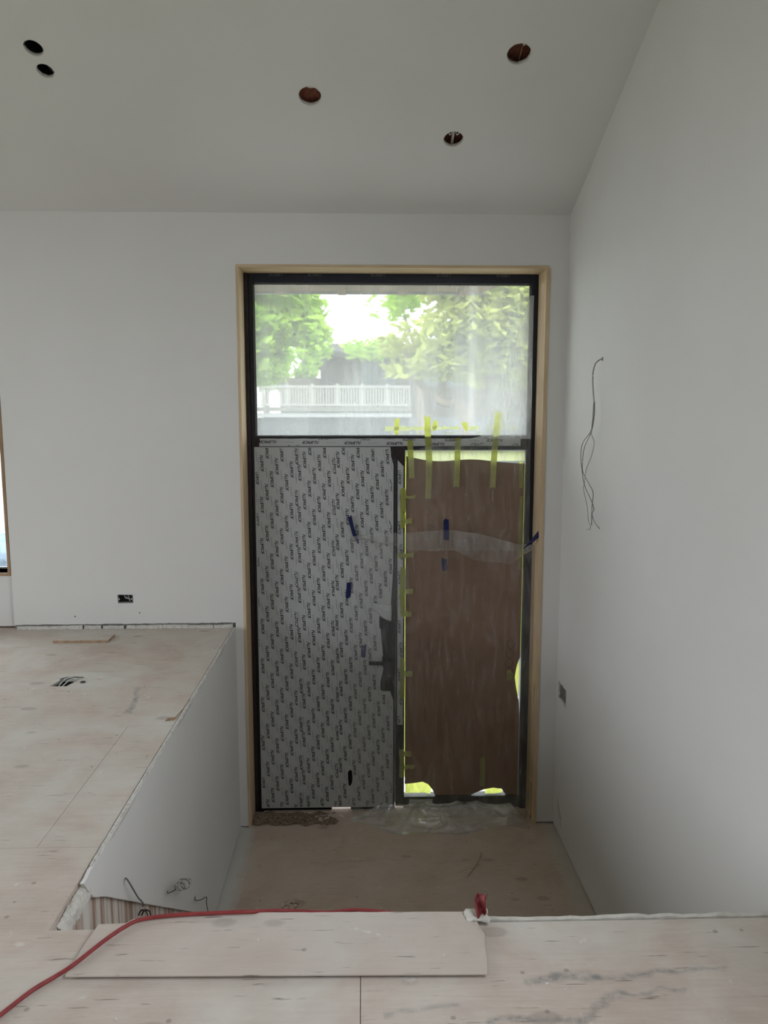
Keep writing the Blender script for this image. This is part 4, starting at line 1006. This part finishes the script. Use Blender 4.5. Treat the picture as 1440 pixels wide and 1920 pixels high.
# red ribbon stuck at the rim
base = Vector((0.318, 2.025, Z1 + 0.006))
def ribbon(u, v):
    z = -0.012 + 0.078 * v; cx = 0.004 + 0.018 * v + 0.006 * math.sin(v * 6)
    w = 0.020 + 0.016 * v * (1.6 - v)
    return (base.x + cx + (u - 0.5) * w, base.y - 0.010 * math.sin(v * 5) - 0.012 * math.sin(u * 5 + v * 4) + 0.006 * nz(u * 4, v * 6, 2), base.z + z + 0.010 * (u - 0.5) + 0.008 * nz(u * 3, v * 2, 4) * v)
b = MB(); b.grid(10, 18, ribbon); tag(b.build('red_ribbon', 'red_ribbon', solid=0.0008), 'crumpled scrap of red ribbon standing up at the stairwell rim', 'ribbon')
# twig and shavings on the landing
b = MB(); b.tube(spline([(0.645, 4.46, 0.004), (0.71, 4.56, 0.010), (0.76, 4.66, 0.012), (0.77, 4.72, 0.004)]), 0.0025, 6); tag(b.build('wood_splinter', 'raw_board'), 'thin curved wood splinter lying on the landing', 'splinter')

# ================================================================== OUTDOORS
b = MB(); b.box(-60, YF + 0.32, -0.35, 60, 14.0, -0.30)
struct(b.build('ground_front', 'lawn'), 'green lawn outside the entrance', 'ground')
b = MB(); b.box(-1.6, YF + 0.31, -0.30, 2.4, 9.0, -0.035)
struct(b.build('porch_floor', 'concrete'), 'pale concrete porch slab outside the door', 'ground')
b = MB(); b.box(-60, 14.0, -0.36, 60, 22.0, -0.30); struct(b.build('road', 'asphalt'), 'grey street in front of the house', 'ground')
b = MB(); b.box(-80, 22.0, -0.36, 80, 90.0, -0.30); struct(b.build('ground_far', 'lawn'), 'lawn across the street', 'ground')
b = MB(); b.box(-80, -60, -0.36, 80, YB - 0.5, -0.30); struct(b.build('ground_rear', 'lawn'), 'lawn behind the house', 'ground')
b = MB(); b.box(XR + 0.5, YB - 0.5, -0.36, 80, YF + 0.32, -0.30); struct(b.build('ground_right', 'lawn'), 'lawn beyond the right wall', 'ground')
b = MB(); b.box(-80, YB - 0.5, -0.36, XL - 0.3, YF + 0.32, -0.30); struct(b.build('ground_side', 'lawn'), 'lawn beside the house', 'ground')
# eaves above the transom
ev = empty('porch_eave', (0, YF + 0.7, 3.9), 'brown timber porch eave with grey edge flashing outside the transom', 'eave', kind='structure')
za = at_y(700, 552, 6.6).z
b = MB(); b.prism([(-3.2, YF + 0.34), (1.30, YF + 0.34), (1.02, 6.6), (-3.2, 6.6)], lambda u, v, t: (u, v, t), za + 0.02, za + 0.10); b.build('soffit', 'soffit_wood', ev)
b = MB(); b.prism([(-3.2, 6.58), (1.02, 6.58), (1.02, 6.62), (-3.2, 6.62)], lambda u, v, t: (u, v, t), za, za + 0.16); b.build('edge_flashing', 'flashing', ev)
for k in range(5):
    x = -1.2 + 0.5 * k
    b = MB(); b.box(x, YF + 0.34, za - 0.012, x + 0.07, 6.57, za + 0.02); b.build('rafter', 'soffit_wood', ev)

# neighbour house
HY = 32.0
def hp(px, py, dy=0.0): return at_y(px, py, HY + dy)
H = empty('neighbour_house', (0, HY, -0.30), 'pale neighbour house with dark roof, white balcony railing and paired windows', 'house')
def hbox(name, x0, y0, x1, y1, mat, d0, d1, parent=None):
    a, c = hp(x0, y1), hp(x1, y0); b = MB(); b.box(a.x, HY + d0, a.z, c.x, HY + d1, c.z); return b.build(name, mat, parent or H)
hbox('wall', 608, 664, 1010, 800, 'house_wall', 1.5, 8.0)
hbox('side_wing', 520, 706, 604, 790, 'house_beige', 1.2, 6.0)
a, c = hp(572, 668), hp(1040, 668)
b = MB(); b.prism([(HY + 0.3, a.z), (HY + 5.0, a.z + 0.75), (HY + 9.5, a.z), (HY + 9.5, a.z + 0.22), (HY + 5.0, a.z + 0.97), (HY + 0.3, a.z + 0.22)], rmap, a.x, c.x); b.build('roof', 'house_roof', H)
for x0, x1 in ((681, 706), (716, 741), (800, 826), (846, 872)):
    f = hbox('window', x0 - 4, 671, x1 + 4, 724, 'house_trim', 1.40, 1.52)
    hbox('pane', x0, 675, x1, 697, 'house_pane', 1.36, 1.40, f); hbox('pane', x0, 699, x1, 720, 'house_pane', 1.36, 1.40, f)
hbox('corner_board', 661, 672, 674, 724, 'house_trim', 1.42, 1.52)
hbox('shade_strip', 600, 668, 612, 724, 'house_roof', 0.2, 0.5)  # dark strip put in for the upright shade at the house end
hbox('deck', 470, 763, 770, 772, 'house_trim', -0.6, 1.5)
hbox('deck_fascia', 470, 774, 770, 782, 'flashing', -0.5, 1.5)
a, c = hp(470, 783), hp(1010, 783)
b = MB(); b.box(a.x, HY + 0.4, -0.32, c.x, HY + 8.0, a.z); b.build('lower_wall', 'asphalt', H)
hbox('top_rail', 470, 724, 768, 728, 'rail_white', -0.62, -0.52)
hbox('bottom_rail', 470, 758, 768, 761, 'rail_white', -0.62, -0.52)
a, c = hp(475, 760), hp(766, 726)
for k in range(58):
    x = a.x + (c.x - a.x) * k / 57; w = 0.06 if k % 9 == 4 else 0.028
    b = MB(); b.box(x - w, HY - 0.60, a.z - 0.05, x + w, HY - 0.54, c.z + (0.12 if k % 9 == 4 else 0)); b.build('post' if k % 9 == 4 else 'baluster', 'rail_white', H)

# trees built from many leaf quads around clump centres
def tree(name, label, mat, clumps, nleaf, size, trunk, seed, group='trees across the garden'):
    r = random.Random(seed); base = trunk[0][0]
    e = empty(name, base, label, 'tree', group)
    b = MB()
    wsum = sum(rx * ry * rz_ for _, (rx, ry, rz_) in clumps)
    for c, (rx, ry, rz_) in clumps:
        n = int(nleaf * rx * ry * rz_ / wsum)
        for k in range(n):
            d = Vector((r.gauss(0, 1), r.gauss(0, 1), r.gauss(0, 1))).normalized() * (r.random() ** 0.45)
            p = Vector((c.x + d.x * rx, c.y + d.y * ry, c.z + d.z * rz_))
            if noise.noise(p * 1.1) < -0.18: continue
            nrm = Vector((r.gauss(0, 0.6), r.gauss(0, 0.6), 1)).normalized(); t = nrm.orthogonal().normalized()
            t.rotate(Matrix.Rotation(r.uniform(0, 6.28), 3, nrm)); q = nrm.cross(t); s_ = size * r.uniform(0.6, 1.3)
            b.add([p - t * s_, p + q * s_ * 0.45, p + t * s_, p - q * s_ * 0.45], [(0, 1, 2, 3)])
    lv = b.build('foliage', mat, e); lv['kind'] = 'stuff'
    for pts, r0, r1 in trunk[1:]:
        b = MB(); b.tube(spline(pts), r0, 8, r1); b.build('trunk' if r0 > 0.09 else 'branch', 'bark', e)
    return e
def tp(px, py, Y): return at_y(px, py, Y)
gz = -0.30
def ground(px, Y): p = tp(px, 800, Y); return Vector((p.x, Y, gz))
Y1 = 17.0
tree('broad_tree', 'bright green broadleaf tree in front of the balcony', 'leaf_green',
     [(tp(515, 590, Y1), (1.15, 1.2, 0.8)), (tp(470, 640, Y1), (1.1, 1.2, 1.0)), (tp(560, 640, Y1), (0.75, 1.0, 0.75)), (tp(520, 680, Y1), (0.8, 0.9, 0.4)), (tp(572, 672, Y1), (0.55, 0.8, 0.42)), (tp(480, 520, Y1), (1.3, 1.2, 1.0)), (tp(400, 600, Y1), (1.3, 1.2, 1.6))], 17000, 0.16,
     [(ground(440, Y1),), ([ground(440, Y1), tp(450, 760, Y1), tp(480, 640, Y1)], 0.16, 0.06), ([tp(462, 720, Y1), tp(500, 650, Y1), tp(540, 590, Y1)], 0.06, 0.02)], 1)
Y2 = 14.0
tree('spreading_tree', 'olive green spreading tree with forked trunk before the house wall', 'leaf_olive',
     [(tp(810, 640, Y2), (1.0, 1.1, 0.42)), (tp(850, 680, Y2), (0.9, 1.0, 0.35)), (tp(900, 610, Y2), (1.1, 1.1, 0.55)), (tp(985, 650, Y2), (0.8, 1.0, 0.8)), (tp(930, 690, Y2), (0.9, 0.9, 0.42)), (tp(770, 690, Y2), (0.5, 0.8, 0.22)), (tp(980, 570, Y2), (0.9, 1.0, 0.7)), (tp(870, 545, Y2), (0.8, 1.0, 0.35)), (tp(1060, 640, Y2), (0.9, 1.1, 1.2))], 16000, 0.125,
     [(ground(880, Y2),), ([ground(880, Y2), tp(872, 790, Y2), tp(826, 752, Y2), tp(775, 705, Y2), tp(757, 655, Y2)], 0.12, 0.035), ([tp(872, 800, Y2), tp(900, 740, Y2), tp(935, 680, Y2), tp(960, 610, Y2)], 0.10, 0.03), ([tp(826, 752, Y2), tp(840, 700, Y2), tp(870, 640, Y2)], 0.05, 0.02)], 2)
Y3 = 24.0
tree('hazy_tree', 'small pale tree crown showing beside the white patch of sky', 'leaf_green',
     [(tp(735, 570, Y3), (0.9, 1.0, 0.5)), (tp(760, 545, Y3), (1.0, 1.0, 0.5)), (tp(700, 655, Y3), (1.1, 1.0, 0.35))], 1500, 0.16,
     [(ground(790, Y3),), ([ground(790, Y3), tp(785, 700, Y3), tp(755, 580, Y3)], 0.14, 0.03)], 3)
Y4 = 46.0
tree('far_tree', 'pale green tree standing behind the balcony end of the house', 'leaf_green',
     [(tp(500, 690, Y4), (2.4, 1.5, 1.4)), (tp(560, 680, Y4), (1.8, 1.5, 1.2)), (tp(450, 670, Y4), (2.0, 1.5, 1.8))], 5000, 0.30,
     [(ground(500, Y4),), ([ground(500, Y4), tp(500, 740, Y4), tp(505, 680, Y4)], 0.25, 0.08)], 6)
def shrub(label, mat, c, rad, n, seed):
    r = random.Random(seed); e = empty('shrub', (c[0], c[1], -0.30), label, 'shrub', 'shrubs outside the door'); b = MB()
    for k in range(n):
        d = Vector((r.gauss(0, 1), r.gauss(0, 1), r.gauss(0, 1))).normalized() * (r.random() ** 0.4)
        p = Vector((c[0] + d.x * rad[0], c[1] + d.y * rad[1], c[2] + d.z * rad[2]))
        nrm = Vector((r.gauss(0, 0.7), r.gauss(0, 0.7), 1)).normalized(); t = nrm.orthogonal().normalized(); q = nrm.cross(t); s_ = r.uniform(0.03, 0.07)
        b.add([p - t * s_, p + q * s_ * 0.5, p + t * s_, p - q * s_ * 0.5], [(0, 1, 2, 3)])
    f = b.build('foliage', mat, e); f['kind'] = 'stuff'
    b = MB(); b.tube([(c[0], c[1], -0.30), (c[0], c[1], c[2])], 0.02, 6); b.build('stem', 'bark', e)
shrub('lime green shrub beyond the porch slab seen past the side light', 'leaf_lime', (0.9, 9.8, 0.35), (1.4, 0.6, 0.65), 1800, 4)
# pale garden wall and heap of tarp beyond the side window
gw = empty('garden_wall', (-9.0, 13.0, -0.30), 'pale rendered garden wall outside the side window', 'wall')
b = MB(); b.box(-16.0, 12.9, -0.30, -4.2, 13.1, 2.6); b.build('wall_body', 'concrete', gw)
b = MB(); b.box(-16.05, 12.85, 2.6, -4.15, 13.15, 2.68); b.build('coping', 'concrete', gw)
def tarp(u, v):
    x = -6.2 + u * 3.2; y = 9.0 + v * 1.6; d = math.sin(u * math.pi) * math.sin(v * math.pi)
    return (x, y, -0.30 + 1.75 * min(1, d * 2.2) + 0.10 * nz(x * 2, y * 2, 3) * (d > 0.02))
b = MB(); b.grid(40, 24, tarp); tag(b.build('tarp_heap', 'blue_tarp'), 'blue tarpaulin heap on the lawn outside the side window', 'tarp')
